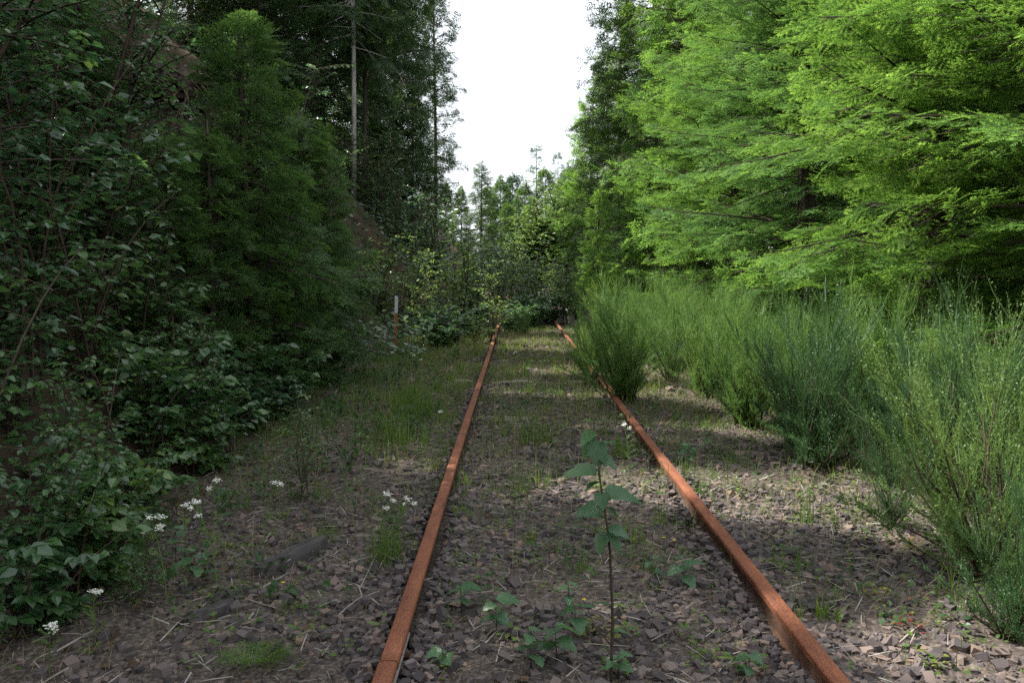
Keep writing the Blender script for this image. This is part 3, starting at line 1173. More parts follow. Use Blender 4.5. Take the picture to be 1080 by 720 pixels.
brooms = {
    'broom': [broom_kind(1.45, .66, 30, 30, 3, 6) for _ in range(3)],
    'thin': [broom_kind(1.4, .62, 15, 24, 3, 6) for _ in range(2)],
    'leafy': [broom_kind(1.45, .75, 26, 24, 2, 14) for _ in range(1)],
    'far': [broom_kind(1.5, .8, 22, 16, 2, 3, width=.011) for _ in range(2)],
}


def broom(label, kind, x, y, rz, s, mat='broom', group='broom shrubs beside the track', v=0, tilt=(0, 0), z=None):
    g, w = brooms[kind][v % len(brooms[kind])]
    root = thing('broom_shrub', label, 'shrub', (x, y, Hs(x, y) if z is None else z), rz, s, group, tilt)
    obj_m('stem', w, 'stem', root)
    obj_m('switches', g, mat, root)
    return root


# ------------------------------------------------------------------ trees of the right side
G_NEAR = 'young firs lining the right side'
def nf(label, px, Z, h, rmax, z0, rz, **k):
    p = ray_at(px, 287, Z)
    return fine_fir('fir_tree', label, (p.x, p.y, Hs(p.x, p.y) - .05), h, rmax, z0, rz, group=G_NEAR, **k)


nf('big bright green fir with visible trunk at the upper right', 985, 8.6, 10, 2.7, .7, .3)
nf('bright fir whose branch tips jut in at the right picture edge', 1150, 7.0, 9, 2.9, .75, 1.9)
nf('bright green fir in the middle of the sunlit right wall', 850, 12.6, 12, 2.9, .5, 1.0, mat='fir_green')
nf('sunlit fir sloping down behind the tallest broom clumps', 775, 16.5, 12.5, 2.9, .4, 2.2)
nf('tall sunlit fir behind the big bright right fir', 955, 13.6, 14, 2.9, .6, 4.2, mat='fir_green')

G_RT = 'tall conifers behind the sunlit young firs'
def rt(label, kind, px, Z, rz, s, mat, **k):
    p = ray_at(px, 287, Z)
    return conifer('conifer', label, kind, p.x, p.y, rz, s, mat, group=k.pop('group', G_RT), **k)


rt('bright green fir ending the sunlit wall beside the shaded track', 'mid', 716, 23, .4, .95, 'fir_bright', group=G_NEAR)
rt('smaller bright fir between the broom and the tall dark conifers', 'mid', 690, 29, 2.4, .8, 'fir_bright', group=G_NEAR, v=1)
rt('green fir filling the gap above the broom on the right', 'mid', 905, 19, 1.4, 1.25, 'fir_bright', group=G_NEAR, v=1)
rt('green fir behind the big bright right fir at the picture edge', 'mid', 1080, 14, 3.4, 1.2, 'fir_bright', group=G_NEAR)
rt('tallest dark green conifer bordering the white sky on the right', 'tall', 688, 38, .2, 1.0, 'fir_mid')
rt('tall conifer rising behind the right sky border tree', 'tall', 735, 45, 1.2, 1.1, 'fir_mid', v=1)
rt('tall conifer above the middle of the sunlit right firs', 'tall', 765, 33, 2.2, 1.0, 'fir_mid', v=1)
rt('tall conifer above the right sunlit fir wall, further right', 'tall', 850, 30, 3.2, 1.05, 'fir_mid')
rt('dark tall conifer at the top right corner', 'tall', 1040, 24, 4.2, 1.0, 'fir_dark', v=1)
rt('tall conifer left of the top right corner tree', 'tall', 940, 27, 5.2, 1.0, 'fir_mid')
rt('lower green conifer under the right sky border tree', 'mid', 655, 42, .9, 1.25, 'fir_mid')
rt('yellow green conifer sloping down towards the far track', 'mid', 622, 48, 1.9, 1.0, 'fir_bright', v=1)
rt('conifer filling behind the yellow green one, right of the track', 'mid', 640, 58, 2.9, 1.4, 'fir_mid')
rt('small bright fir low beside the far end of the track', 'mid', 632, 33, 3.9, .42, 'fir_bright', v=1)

# ------------------------------------------------------------------ trees of the left side
G_LT = 'tall dark conifers on the left bank'
def lt(label, kind, px, Z, rz, s, mat='fir_dark', **k):
    p = ray_at(px, 287, Z)
    return conifer('conifer', label, kind, p.x, p.y, rz, s, mat, group=G_LT, **k)


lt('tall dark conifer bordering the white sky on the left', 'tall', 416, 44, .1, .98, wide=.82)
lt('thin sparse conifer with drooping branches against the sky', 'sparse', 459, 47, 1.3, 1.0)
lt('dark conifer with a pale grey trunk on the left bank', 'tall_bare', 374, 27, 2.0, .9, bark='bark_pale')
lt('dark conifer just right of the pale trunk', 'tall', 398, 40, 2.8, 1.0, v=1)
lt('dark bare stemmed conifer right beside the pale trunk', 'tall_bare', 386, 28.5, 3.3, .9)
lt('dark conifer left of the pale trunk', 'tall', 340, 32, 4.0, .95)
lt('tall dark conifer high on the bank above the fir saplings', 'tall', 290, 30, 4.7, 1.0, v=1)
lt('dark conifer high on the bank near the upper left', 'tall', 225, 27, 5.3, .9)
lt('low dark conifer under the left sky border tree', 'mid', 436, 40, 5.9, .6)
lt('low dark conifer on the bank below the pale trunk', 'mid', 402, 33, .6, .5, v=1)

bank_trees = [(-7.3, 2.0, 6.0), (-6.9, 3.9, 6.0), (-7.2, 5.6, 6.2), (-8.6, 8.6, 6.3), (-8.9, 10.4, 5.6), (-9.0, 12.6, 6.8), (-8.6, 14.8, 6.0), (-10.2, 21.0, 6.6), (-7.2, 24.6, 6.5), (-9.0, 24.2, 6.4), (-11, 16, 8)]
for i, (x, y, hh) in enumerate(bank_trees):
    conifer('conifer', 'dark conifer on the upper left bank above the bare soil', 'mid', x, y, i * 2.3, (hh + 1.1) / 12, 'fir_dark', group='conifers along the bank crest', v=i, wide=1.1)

# ------------------------------------------------------------------ far trees closing the view
G_FAR = 'far trees closing the view'
def ft(label, kind, px, Z, top, rz, mat, wide=1.0, v=0, name='conifer'):
    p = ray_at(px, top, Z)
    z = Hs(p.x, p.y)
    hk = {'far': 16, 'spire': 15, 'tall': 26}[kind]
    return conifer(name, label, kind, p.x, p.y, rz, (p.z - z) / hk, mat, group=G_FAR, v=v, wide=wide)


ft('pale blue green spire standing above the far treeline', 'spire', 566, 110, 148, .3, 'fir_hazy', .9)
ft('second faint spire beside the right conifers', 'spire', 588, 112, 156, 1.3, 'fir_hazy', .9)
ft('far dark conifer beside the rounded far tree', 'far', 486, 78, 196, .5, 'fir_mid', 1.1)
for i, (px, Z, top, mat) in enumerate([(528, 95, 186, 'fir_mid'), (541, 105, 184, 'fir_hazy'), (553, 100, 190, 'fir_mid'), (575, 100, 178, 'fir_mid'), (600, 96, 172, 'fir_hazy'), (612, 84, 168, 'fir_mid'), (590, 88, 190, 'fir_mid'), (515, 100, 196, 'fir_mid'), (470, 85, 190, 'fir_mid'), (455, 95, 176, 'fir_dark'), (560, 80, 212, 'fir_mid'), (535, 78, 214, 'fir_mid')]):
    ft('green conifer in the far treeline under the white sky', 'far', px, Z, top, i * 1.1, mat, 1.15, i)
p = ray_at(508, 172, 66)
conifer('conifer', 'rounded dark tree standing above the far track end', 'mid', p.x, p.y, .4, (p.z - Hs(p.x, p.y)) / 11.6, 'fir_dark', group=G_FAR, wide=1.0)
p = ray_at(550, 232, 50)
bush('broadleaf_tree', 'bright yellow green broadleaf tree low above the far track', 'round', p.x + .8, p.y, 2.4, (p.z - Hs(p.x, p.y)) / 8.4, 'leaf_pale', G_FAR, cat='tree')
p = ray_at(588, 208, 50)
bush('broadleaf_tree', 'yellow green broadleaf tree against the right conifers', 'round', p.x, p.y, 4.4, (p.z - Hs(p.x, p.y)) / 8.4, 'leaf_pale', G_FAR, cat='tree')

# ------------------------------------------------------------------ left bank: saplings and shrubs
def yf(label, px, Z, h, rz, v=0, mat='sapling_fir', wide=1.0):
    p = ray_at(px, 287, Z)
    return conifer('fir_sapling', label, 'young', p.x, p.y, rz, h / 4.2, mat, group='fir saplings at the foot of the left bank', v=v, wide=wide)


yf('large soft green fir sapling in the middle of the left side', 262, 9.6, 4.1, .4, wide=1.1)
yf('fir sapling just right of the large left sapling', 322, 11.2, 3.6, 1.4, 1, wide=1.15)
yf('fir sapling with dark trunk left of the large one', 222, 8.8, 2.9, 2.3, 1)
yf('small fir sapling below the scar of bare soil', 176, 8.2, 2.4, 3.1)
yf('fir sapling near the marker post', 350, 14.5, 2.3, 4.4, wide=1.1)
yf('dark fir sapling up the bank behind the large one', 300, 14.5, 3.6, 5.0, 1)
yf('fir sapling on the bank right of the bare soil', 268, 17.5, 3.4, 5.6)
yf('small fir sapling low in the shrubs at the far left', 95, 9.5, 2.6, .9, 1)

G_TH = 'leafy shrubs of the left thicket'
near_sh = [
    (30, 3.6, .5, 'thicket', 'big leaved shrub filling the lower left corner'),
    (-50, 4.3, .95, 'thicket', 'tall leafy shrub cut by the left picture edge'),
    (85, 4.6, .6, 'thicket', 'leafy shrub just behind the left yarrow flowers'),
    (5, 5.3, 1.1, 'thicket', 'tall shrub in the left thicket behind the corner shrub'),
    (160, 5.9, .6, 'thicket', 'leafy shrub right of the yarrow cluster'),
    (100, 6.2, 1.0, 'thicket', 'dense shrub in the middle of the left thicket'),
    (225, 6.8, .75, 'thicket', 'leafy shrub below the large fir sapling'),
    (55, 6.8, 1.5, 'thicket', 'high shrub on the bank foot at the left'),
    (165, 7.4, 1.0, 'thicket', 'shrub below the small fir sapling'),
    (-20, 7.2, 1.5, 'thicket', 'high shrub climbing out at the left edge'),
    (145, 5.1, .6, 'low', 'low leafy plant beside the yarrow stems'),
    (75, 3.9, .8, 'low', 'low leafy plant at the foot of the corner shrub'),
    (205, 6.1, .9, 'low', 'low leafy plant ahead of the large fir sapling'),
    (262, 7.6, .9, 'low', 'low leafy plant under the large fir sapling'),
    (300, 9.2, .9, 'low', 'low leafy plant at the ballast edge under the saplings'),
    (340, 11.5, .8, 'low', 'low leafy plant between the saplings and the marker post'),
]
near_sh += [
    (18, 3.35, .75, 'low', 'low broad leaved plant in the very corner at lower left'),
    (110, 4.35, .85, 'low', 'low leafy plant behind the pale stemmed yarrow'),
    (150, 6.2, 1.2, 'low', 'low leafy plant under the middle of the left thicket'),
    (190, 7.0, 1.2, 'low', 'low leafy plant below the fir sapling with dark trunk'),
    (245, 8.6, 1.2, 'low', 'low leafy plant at the trunk of the large fir sapling'),
    (290, 8.2, .7, 'low', 'small leafy plant out on the ballast edge'),
    (368, 16.8, 1.1, 'low', 'low leafy plant left of the marker post'),
    (463, 15.9, .9, 'low', 'low leafy plant right of the marker post'),
    (470, 17.0, 1.2, 'low', 'low leafy plant left of the vanishing left rail'),
    (495, 18.5, 1.2, 'low', 'low leafy plant behind the small pale alder shoot'),
    (540, 20.5, 1.1, 'low', 'low leafy plant beside the small dark broom'),
    (565, 22, 1.3, 'low', 'low leafy plant between the far rails'),
    (580, 23.5, 1.4, 'low', 'low leafy plant where the right rail ends'),
]
for i, (px, Z, s, kd, lb) in enumerate(near_sh):
    p = ray_at(px, 287, Z)
    bush('leafy_shrub', lb, kd, p.x, p.y, i * 1.7, s, 'leaf', G_TH, v=i)
# shrubs climbing the bank
for i in range(60):
    y = rng.uniform(6.5, 34)
    x = -2.9 - rng.uniform(.3, 7.5) * (1 if y < 22 else .7)
    rng.random()
    # the eroded scar stays bare
    pxx = 544 + FPX * x / y
    if (120 < pxx < 250 and 9 < y < 21) or (335 < pxx < 425 and 14 < y < 26):
        continue
    lb = 'dark leafy shrub low on the left bank' if x > -5 else 'dark leafy shrub high on the steep left bank'
    if y > 22:
        lb = 'dark distant leafy shrub under the left conifers' if x > -6 else 'dark distant leafy shrub on the upper left bank'
    bush('leafy_shrub', lb, 'thicket' if i % 3 else 'grown', x, y, i * 1.3, rng.uniform(.8, 1.3) if i % 3 else rng.uniform(.6, .95), 'leaf', 'shrubs up the left bank', v=i)
for i, (px, Z, sc_, lb) in enumerate([(120, 9.0, 1.2, 'leafy shrub left of the small fir sapling'), (20, 8.6, 1.5, 'leafy shrub on the bank at the left edge, middle height'), (60, 10.5, 1.5, 'leafy shrub on the bank below the upper left maples'), (-10, 11, 1.6, 'leafy shrub on the bank high at the left edge'), (105, 12, 1.4, 'leafy shrub on the bank left of the roots'), (8, 4.9, .7, 'leafy shrub at the left edge above the corner plants'), (28, 6.1, 1.25, 'upright leafy shrub behind the lower left corner plants'), (-35, 6.4, 1.5, 'leafy shrub rising along the left edge, knee to head height'), (70, 7.9, 1.45, 'leafy shrub at the bank foot left of the dark trunked sapling'), (0, 10, 1.7, 'big leafy shrub on the bank at the left edge'), (140, 10.2, 1.3, 'leafy shrub below the roots on the bank'), (45, 13, 1.8, 'leafy shrub high on the bank under the crest conifers')]):
    p = ray_at(px, 287, Z)
    bush('leafy_shrub', lb, 'thicket', p.x, p.y, i * 2.7, sc_, 'leaf', G_TH, v=i)
# grown maples overhanging the left edge
for (x, y, s, lb) in [(-3.75, 5.3, .9, 'tall leafy maple overhanging the left edge of the picture'), (-4.6, 6.6, 1.0, 'leafy young maple on the bank left of the bare soil'), (-4.7, 9.3, .95, 'leafy young maple above the small fir sapling'), (-6.9, 9.6, 1.1, 'leafy young maple high on the bank at upper left')]:
    bush('young_maple', lb, 'grown', x, y, x * 3, s, 'leaf', 'young maples on the left bank', v=int(y))

# shrubs where the track disappears
mid_sh = [
    (520, 16.6, .72, 'alder', 'leaf_pale', 'sunlit young alder growing in the left rail'),
    (503, 15.6, .38, 'alder', 'leaf_pale', 'small pale alder shoot beside the left rail'),
    (447, 17.5, .95, 'alder', 'leaf_pale', 'slender alder behind the marker post'),
    (470, 20, 1.05, 'alder', 'leaf_pale', 'pale alder thicket stem left of the far track'),
    (490, 23, 1.15, 'alder', 'leaf_pale', 'pale alder behind the sunlit young alder'),
    (435, 21, 1.2, 'alder', 'leaf', 'dark alder at the bank foot beyond the post'),
    (545, 27, 1.0, 'alder', 'leaf_pale', 'alder standing in the far track'),
    (565, 30, 1.15, 'alder', 'leaf', 'far dark alder closing the track'),
    (525, 31, 1.2, 'alder', 'leaf', 'far alder left of the track closing shrubs'),
    (582, 35, 1.1, 'alder', 'leaf_pale', 'far pale shrub right of the track'),
    (455, 27, 1.5, 'alder', 'leaf', 'tall dark alder below the left sky border tree'),
    (495, 38, 1.4, 'alder', 'leaf', 'tall dark alder below the rounded far tree'),
    (530, 42, 1.0, 'alder', 'leaf', 'tall alder behind the track closing shrubs'),
    (558, 46, 1.1, 'alder', 'leaf_pale', 'tall pale alder behind the track closing shrubs'),
    (418, 25, 1.3, 'alder', 'leaf', 'dark alder on the bank below the left conifers'),
    (395, 20, .8, 'alder', 'leaf', 'small alder on the bank above the marker post'),
]
for i, (px, Z, s, kd, mt, lb) in enumerate(mid_sh):
    p = ray_at(px, 287, Z)
    bush('young_alder', lb, kd, p.x, p.y, i * 2.1, s, mt, 'young alders around the overgrown track', v=i)
closing = [(-3.0, 19, 1.2), (-2.2, 21.5, 1.2), (-1.0, 22.5, 1.0), (-.2, 24, 1.1), (.6, 25, 1.0), (1.3, 23.5, .9), (-1.6, 25, 1.4), (.9, 28, 1.3), (-.6, 29, 1.5), (1.8, 30, 1.3), (-2.6, 28, 1.7), (.3, 33, 1.7), (-1.5, 34, 1.4), (1.6, 36, 1.3), (-3.2, 35, 2.2), (-.2, 40, 1.4), (2.2, 42, 1.4), (-2.4, 43, 2.2), (.8, 48, 1.6), (-1.2, 52, 2.0)]
for i, (x, y, s) in enumerate(closing):
    if i % 3:
        bush('leafy_shrub', 'dark leafy shrub closing over the far track', 'thicket', x, y, i * 1.9, s, 'leaf', 'shrubs closing the far track', v=i)
    else:
        bush('leafy_shrub', 'paler leafy shrub closing over the far track', 'thicket', x, y, i * 1.9, s, 'leaf_pale', 'shrubs closing the far track', v=i)
for i, (px, py, h, lb) in enumerate([(322, 528, .62, 'slender alder seedling on the left ballast shoulder'), (335, 500, .5, 'second alder seedling behind the one on the left shoulder'), (152, 640, .4, 'leafy seedling among the left yarrow stems')]):
    p = ground_at(px, py)
    bush('young_alder', lb, 'alder', p.x, p.y, i * 2.0, h / 2.3 * 1.1, 'leaf', 'young alders around the overgrown track', v=i)

# ------------------------------------------------------------------ broom on the right
br = [
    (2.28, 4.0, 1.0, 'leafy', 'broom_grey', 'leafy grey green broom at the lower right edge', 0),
    (1.98, 3.25, .55, 'broom', 'broom_shaded', 'dark broom sprawling over the ballast in the lower right', 0),
    (2.20, 6.30, 1.04, 'broom', 'broom_shaded', 'dark upright broom clump standing before the lit broom', 0),
    (2.75, 5.2, 1.0, 'broom', 'broom_shaded', 'broom clump between the dark upright one and the leafy one', 1),
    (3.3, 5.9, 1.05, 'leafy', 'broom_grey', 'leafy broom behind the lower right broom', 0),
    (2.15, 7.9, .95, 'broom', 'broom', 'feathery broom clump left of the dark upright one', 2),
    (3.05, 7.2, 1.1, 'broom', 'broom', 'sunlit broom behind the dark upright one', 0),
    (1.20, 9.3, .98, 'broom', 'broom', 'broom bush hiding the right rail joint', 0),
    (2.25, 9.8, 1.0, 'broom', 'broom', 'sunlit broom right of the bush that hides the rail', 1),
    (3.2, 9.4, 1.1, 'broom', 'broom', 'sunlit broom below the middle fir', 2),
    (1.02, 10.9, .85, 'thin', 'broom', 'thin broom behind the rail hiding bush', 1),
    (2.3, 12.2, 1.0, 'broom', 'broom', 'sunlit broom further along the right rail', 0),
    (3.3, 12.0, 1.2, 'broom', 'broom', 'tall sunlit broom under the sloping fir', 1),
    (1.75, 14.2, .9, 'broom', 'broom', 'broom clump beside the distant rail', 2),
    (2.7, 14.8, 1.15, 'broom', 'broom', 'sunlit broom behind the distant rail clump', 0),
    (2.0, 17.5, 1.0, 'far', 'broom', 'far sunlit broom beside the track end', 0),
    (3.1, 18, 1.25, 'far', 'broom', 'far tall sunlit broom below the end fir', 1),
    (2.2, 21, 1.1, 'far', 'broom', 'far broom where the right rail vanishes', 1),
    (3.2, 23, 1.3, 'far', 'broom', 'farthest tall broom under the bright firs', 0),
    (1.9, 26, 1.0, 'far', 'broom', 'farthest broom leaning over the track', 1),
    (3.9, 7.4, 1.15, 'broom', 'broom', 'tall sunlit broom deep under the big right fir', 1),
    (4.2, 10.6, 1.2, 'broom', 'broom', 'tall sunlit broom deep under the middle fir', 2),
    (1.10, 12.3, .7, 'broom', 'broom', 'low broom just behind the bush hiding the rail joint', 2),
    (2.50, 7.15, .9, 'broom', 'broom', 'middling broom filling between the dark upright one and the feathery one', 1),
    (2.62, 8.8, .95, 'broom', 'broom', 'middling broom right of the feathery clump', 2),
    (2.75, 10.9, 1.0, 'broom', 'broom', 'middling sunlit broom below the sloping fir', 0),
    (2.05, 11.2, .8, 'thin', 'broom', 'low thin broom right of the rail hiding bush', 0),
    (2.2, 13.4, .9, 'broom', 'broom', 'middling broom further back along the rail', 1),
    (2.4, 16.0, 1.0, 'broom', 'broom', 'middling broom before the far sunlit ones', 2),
    (2.52, 5.75, .72, 'thin', 'broom_shaded', 'small dark broom at the foot of the dark upright one', 1),
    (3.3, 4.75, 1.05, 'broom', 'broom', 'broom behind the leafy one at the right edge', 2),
    (2.1, 4.75, .45, 'thin', 'broom_shaded', 'low dark broom shoots before the leafy broom', 0),
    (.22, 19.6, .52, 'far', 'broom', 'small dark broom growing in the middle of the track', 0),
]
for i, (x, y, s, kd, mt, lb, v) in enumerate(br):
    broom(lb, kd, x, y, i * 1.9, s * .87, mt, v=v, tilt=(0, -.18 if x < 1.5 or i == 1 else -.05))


# ------------------------------------------------------------------ foreground sapling and seedlings
big_leaf_me = [MB().add(*serrate(t)).mesh('leaf', True) for t in bigleafT]
for m_ in big_leaf_me:
    m_.materials.append(M['leaf_big'])


def leaf_obj(root, p, az, pitch, size, roll=0.0, k=None):
    me = big_leaf_me[rng.integers(0, 3) if k is None else k]
    return obj('leaf', me, None, root, p, Euler((roll, -pitch, az), 'XYZ'), size)


p = ground_at(644, 722)
p.z = Hs(p.x, p.y)
sap = thing('tree_seedling', 'tall thin broadleaf sapling with large leaves between the rails', 'sapling', p)
ppm = FPX / p.y / 1.08                              # pixels per metre at the sapling
stem_px = [(644, 722), (645, 690), (646, 655), (644, 620), (642, 585), (639, 560), (636, 540), (632, 515), (629, 490), (626, 465), (625, 452)]
pts = [((a - 644) / ppm, .015 * math.sin(i * .9), (722 - b) / ppm) for i, (a, b) in enumerate(stem_px)]
pts[0] = (0, 0, -.05)
obj('stem', MB().tube(pts, np.linspace(.0062, .0018, len(pts)), 6).mesh('stem', True), M['stem'], sap)


def stem_at(zpx):
    ys = [b for _, b in stem_px][::-1]
    xs = [q[0] for q in pts][::-1]
    return ((float(np.interp(zpx, ys, xs))), .0, (722 - zpx) / ppm)


# (height on the stem in picture rows, azimuth 0 = right, pi = left, pi/2 = away; pitch up +, size in m)
for (zp, az, pit, size, roll) in [
        (454, 2.6, .15, .060, .3), (455, .5, .2, .055, -.2), (470, 2.9, -.9, .105, .6), (472, -1.3, -1.1, .115, .2), (478, .35, .25, .095, -.35),
        (482, .9, .05, .085, .2), (503, 3.2, .05, .150, -.3), (506, 2.2, -.1, .07, .2), (530, .10, .12, .175, .25), (540, .6, -.3, .075, 0.),
        (545, 3.0, .15, .130, -.5), (552, 2.0, -.1, .07, .4), (560, -.5, -.15, .10, .3), (566, -2.2, -.35, .105, .2), (563, -.9, -.5, .10, -.2), (460, 1.6, .1, .07, .1), (463, -2.6, -.5, .09, -.3), (490, -.4, -.2, .09, .3), (515, 2.6, -.3, .08, .2), (524, -1.6, -.6, .08, .1), (575, .3, -.2, .08, .2), (640, 2.9, .1, .09, .2), (668, .2, .1, .085, -.2)]:
    leaf_obj(sap, stem_at(zp), az, pit, size * .82, roll)
# a side twig
tw0 = stem_at(683)
obj('twig', MB().tube([tw0, (tw0[0] - .06, .0, tw0[2] + .07), (tw0[0] - .10, .02, tw0[2] + .16)], [.003, .0022, .0012], 5).mesh('twig', True), M['stem'], sap)

seed_spots = [
    (487, 642, .12, 5, 'small leafy seedling beside the left rail'),
    (524, 672, .16, 6, 'larger leafy seedling right of the left rail joint'),
    (560, 712, .13, 7, 'broad leaved seedling at the lower edge between the rails'),
    (588, 704, .14, 6, 'seedling touching the tall sapling from the left'),
    (608, 668, .12, 5, 'small seedling left behind the tall sapling'),
    (652, 716, .10, 6, 'leaf cluster at the foot of the tall sapling'),
    (722, 622, .12, 5, 'leafy seedling halfway to the right rail'),
    (690, 610, .08, 4, 'tiny seedling right of the tall sapling stem'),
    (470, 706, .07, 4, 'bright green sprout beside the joint bar'),
    (600, 640, .10, 4, 'thin seedling with two leaves left of the sapling'),
    (790, 715, .09, 5, 'leafy sprout inside the right rail at the lower edge'),
    (726, 490, .16, 6, 'leafy seedling beyond the right rail'),
    (742, 478, .14, 5, 'second leafy seedling beyond the right rail'),
    (212, 622, .16, 7, 'leafy seedling left of the dark timbers'),
    (185, 600, .2, 7, 'leafy plant among the yarrow flowers'),
]
for (px, py, h, nl, lb) in seed_spots:
    q = ground_at(px, py)
    q.z = Hs(q.x, q.y)
    rt_ = thing('leaf_seedling', lb, 'seedling', q, group='broadleaf seedlings on the ballast')
    b = rng.normal(0, .02, 2)
    obj('stem', MB().tube([(0, 0, -.03), (b[0] * .5, b[1] * .5, h * .5), (b[0], b[1], h)], [.0028, .002, .001], 5).mesh('stem', True), M['stem'], rt_)
    a0 = rng.uniform(0, 6)
    for i in range(nl):
        u = .25 + .75 * (i + 1) / nl
        leaf_obj(rt_, (b[0] * u, b[1] * u, h * u), a0 + i * 2.4, rng.uniform(-.25, .25), rng.uniform(.055, .095) * (1.1 if h > .11 else .8), rng.normal(0, .25))

# ------------------------------------------------------------------ yarrow
def yarrow_parts(h, heads):
    stem, leaf, fl = MB(), MB(), []
    lean = rng.normal(0, .05, 2)
    pts = np.array([(lean[0] * t * t * h * 3, lean[1] * t * t * h * 3, h * t) for t in np.linspace(0, 1, 5)])
    pts[0, 2] = -.03
    stem.tube(pts, np.linspace(.0028, .0016, 5), 5, False)
    for i in range(9):
        t = rng.uniform(.05, .85)
        p = np.array([np.interp(t, np.linspace(0, 1, 5), pts[:, j]) for j in range(3)])
        a = rng.uniform(0, 6.28)
        d = np.array([math.cos(a), math.sin(a), .5])
        L = rng.uniform(.05, .10) * (1.1 - .6 * t)
        T = needle_spray(L, 0, 1, .016, .004, 9)
        leaf.stamp(T, frames(d[None], np.array([[0, 0, 1.]])), p[None])
    for k in range(heads):
        c = pts[-1] + (rng.normal(0, .028, 3) * [1, 1, .5] if k else 0) + np.array([0, 0, -.022 * k])
        f = MB()
        n = 34
        for q in range(n):
            r = .024 * math.sqrt(rng.random()) * (1 if k == 0 else .7)
            a = rng.uniform(0, 6.28)
            o = c + np.array([r * math.cos(a), r * math.sin(a), .010 - r * r * 8 + rng.normal(0, .005)])
            th = np.linspace(0, 6.283, 6, endpoint=False) + a
            rr = rng.uniform(.0028, .0046)
            up = np.array([math.cos(a) * r * 12, math.sin(a) * r * 12, 1]) + rng.normal(0, .35, 3)
            Fm = frames(np.array([[1., .1, 0]]), up[None])[0]
            ring = np.stack([np.cos(th) * rr, np.sin(th) * rr, th * 0], 1) @ Fm.T + o
            V = np.concatenate([ring, [o + up / np.linalg.norm(up) * .002]])
            f.add(V, [(j, (j + 1) % 6, 6) for j in range(6)])
            if q % 3 == 0:
                stem.tube([pts[-1] - [0, 0, .035], o - [0, 0, .002]], [.0009, .0006], 3, False)
        fl.append(f)
    return stem, leaf, fl


yarrows = [
    (52, 708, 664, 2, 'lowest yarrow with two white heads in the lower left corner'),
    (101, 676, 631, 1, 'short yarrow right above the corner yarrow'),
    (143, 634, 557, 1, 'yarrow with pale upright stem before the left thicket'),
    (176, 640, 557, 2, 'yarrow just right of the pale stemmed one'),
    (197, 604, 541, 1, 'yarrow half hidden in leaves at the left'),
    (229, 622, 547, 2, 'tall yarrow with stacked white heads left of the timber'),
    (230, 590, 516, 1, 'yarrow whose head is highest in the left cluster'),
    (278, 588, 524, 1, 'single small yarrow right of the left cluster'),
    (400, 595, 517, 2, 'bushy yarrow beside the left rail'),
    (412, 580, 528, 2, 'second yarrow stem in the clump beside the left rail'),
    (466, 470, 438, 1, 'yarrow close to the middle of the left rail'),
    (415, 402, 377, 1, 'distant yarrow below the marker post'),
    (430, 406, 380, 1, 'distant yarrow just right of the one below the post'),
    (443, 408, 386, 1, 'distant yarrow nearest the rail below the post'),
    (545, 396, 376, 2, 'yarrow between the rails in the distance'),
    (558, 412, 392, 1, 'yarrow between the rails, a little nearer'),
    (600, 348, 331, 2, 'white flowered yarrow where the right rail vanishes'),
    (645, 380, 351, 1, 'white yarrow heads in front of the rail hiding broom'),
    (653, 384, 353, 1, 'white yarrow right beside the broom by the rail'),
    (664, 500, 452, 1, 'thin yarrow inside the right rail'),
]
for (px, py, hy, heads, lb) in yarrows:
    q = ground_at(px, py)
    q.z = Hs(q.x, q.y)
    h = (py - hy + (14 if px < 300 else 4)) * q.y / FPX
    rt_ = thing('yarrow', lb, 'flower', q, group='white yarrow plants')
    st, lf, fl = yarrow_parts(h, heads + (1 if py > 480 else 0))
    obj('stem', st.mesh('stem', True), M['green_stem'], rt_)
    obj('leaves', lf.mesh('leaves'), M['grass'], rt_)
    for f in fl:
        o = obj('flower_head', f.mesh('flower_head'), M['petal'], rt_)

st, lf, fl = yarrow_parts(.55, 2)
bank_meshes = [('stem', st.mesh('stem', True), 'green_stem'), ('leaves', lf.mesh('leaves'), 'grass')] + [('flower_head', f.mesh('flower_head'), 'petal') for f in fl]
for i in range(34):
    if i < 16:
        x, y = -7.0 + rng.normal(0, .8), 16.6 + rng.normal(0, .6)
    else:
        x, y = -3.9 + rng.normal(0, .45), 20.6 + rng.normal(0, 1.4)
    rt_ = thing('white_flower', 'white flowered plant beside the roots on the bank' if i < 16 else 'white flowered plant on the bank edge above the marker post', 'flower', (x, y, Hs(x, y) + .05), i * 1.1, rng.uniform(1.1, 1.9), 'white flowers by the roots' if i < 16 else 'white flowers on the bank edge')
    for (nm, me, mt) in bank_meshes:
        obj_m(nm, me, mt, rt_)

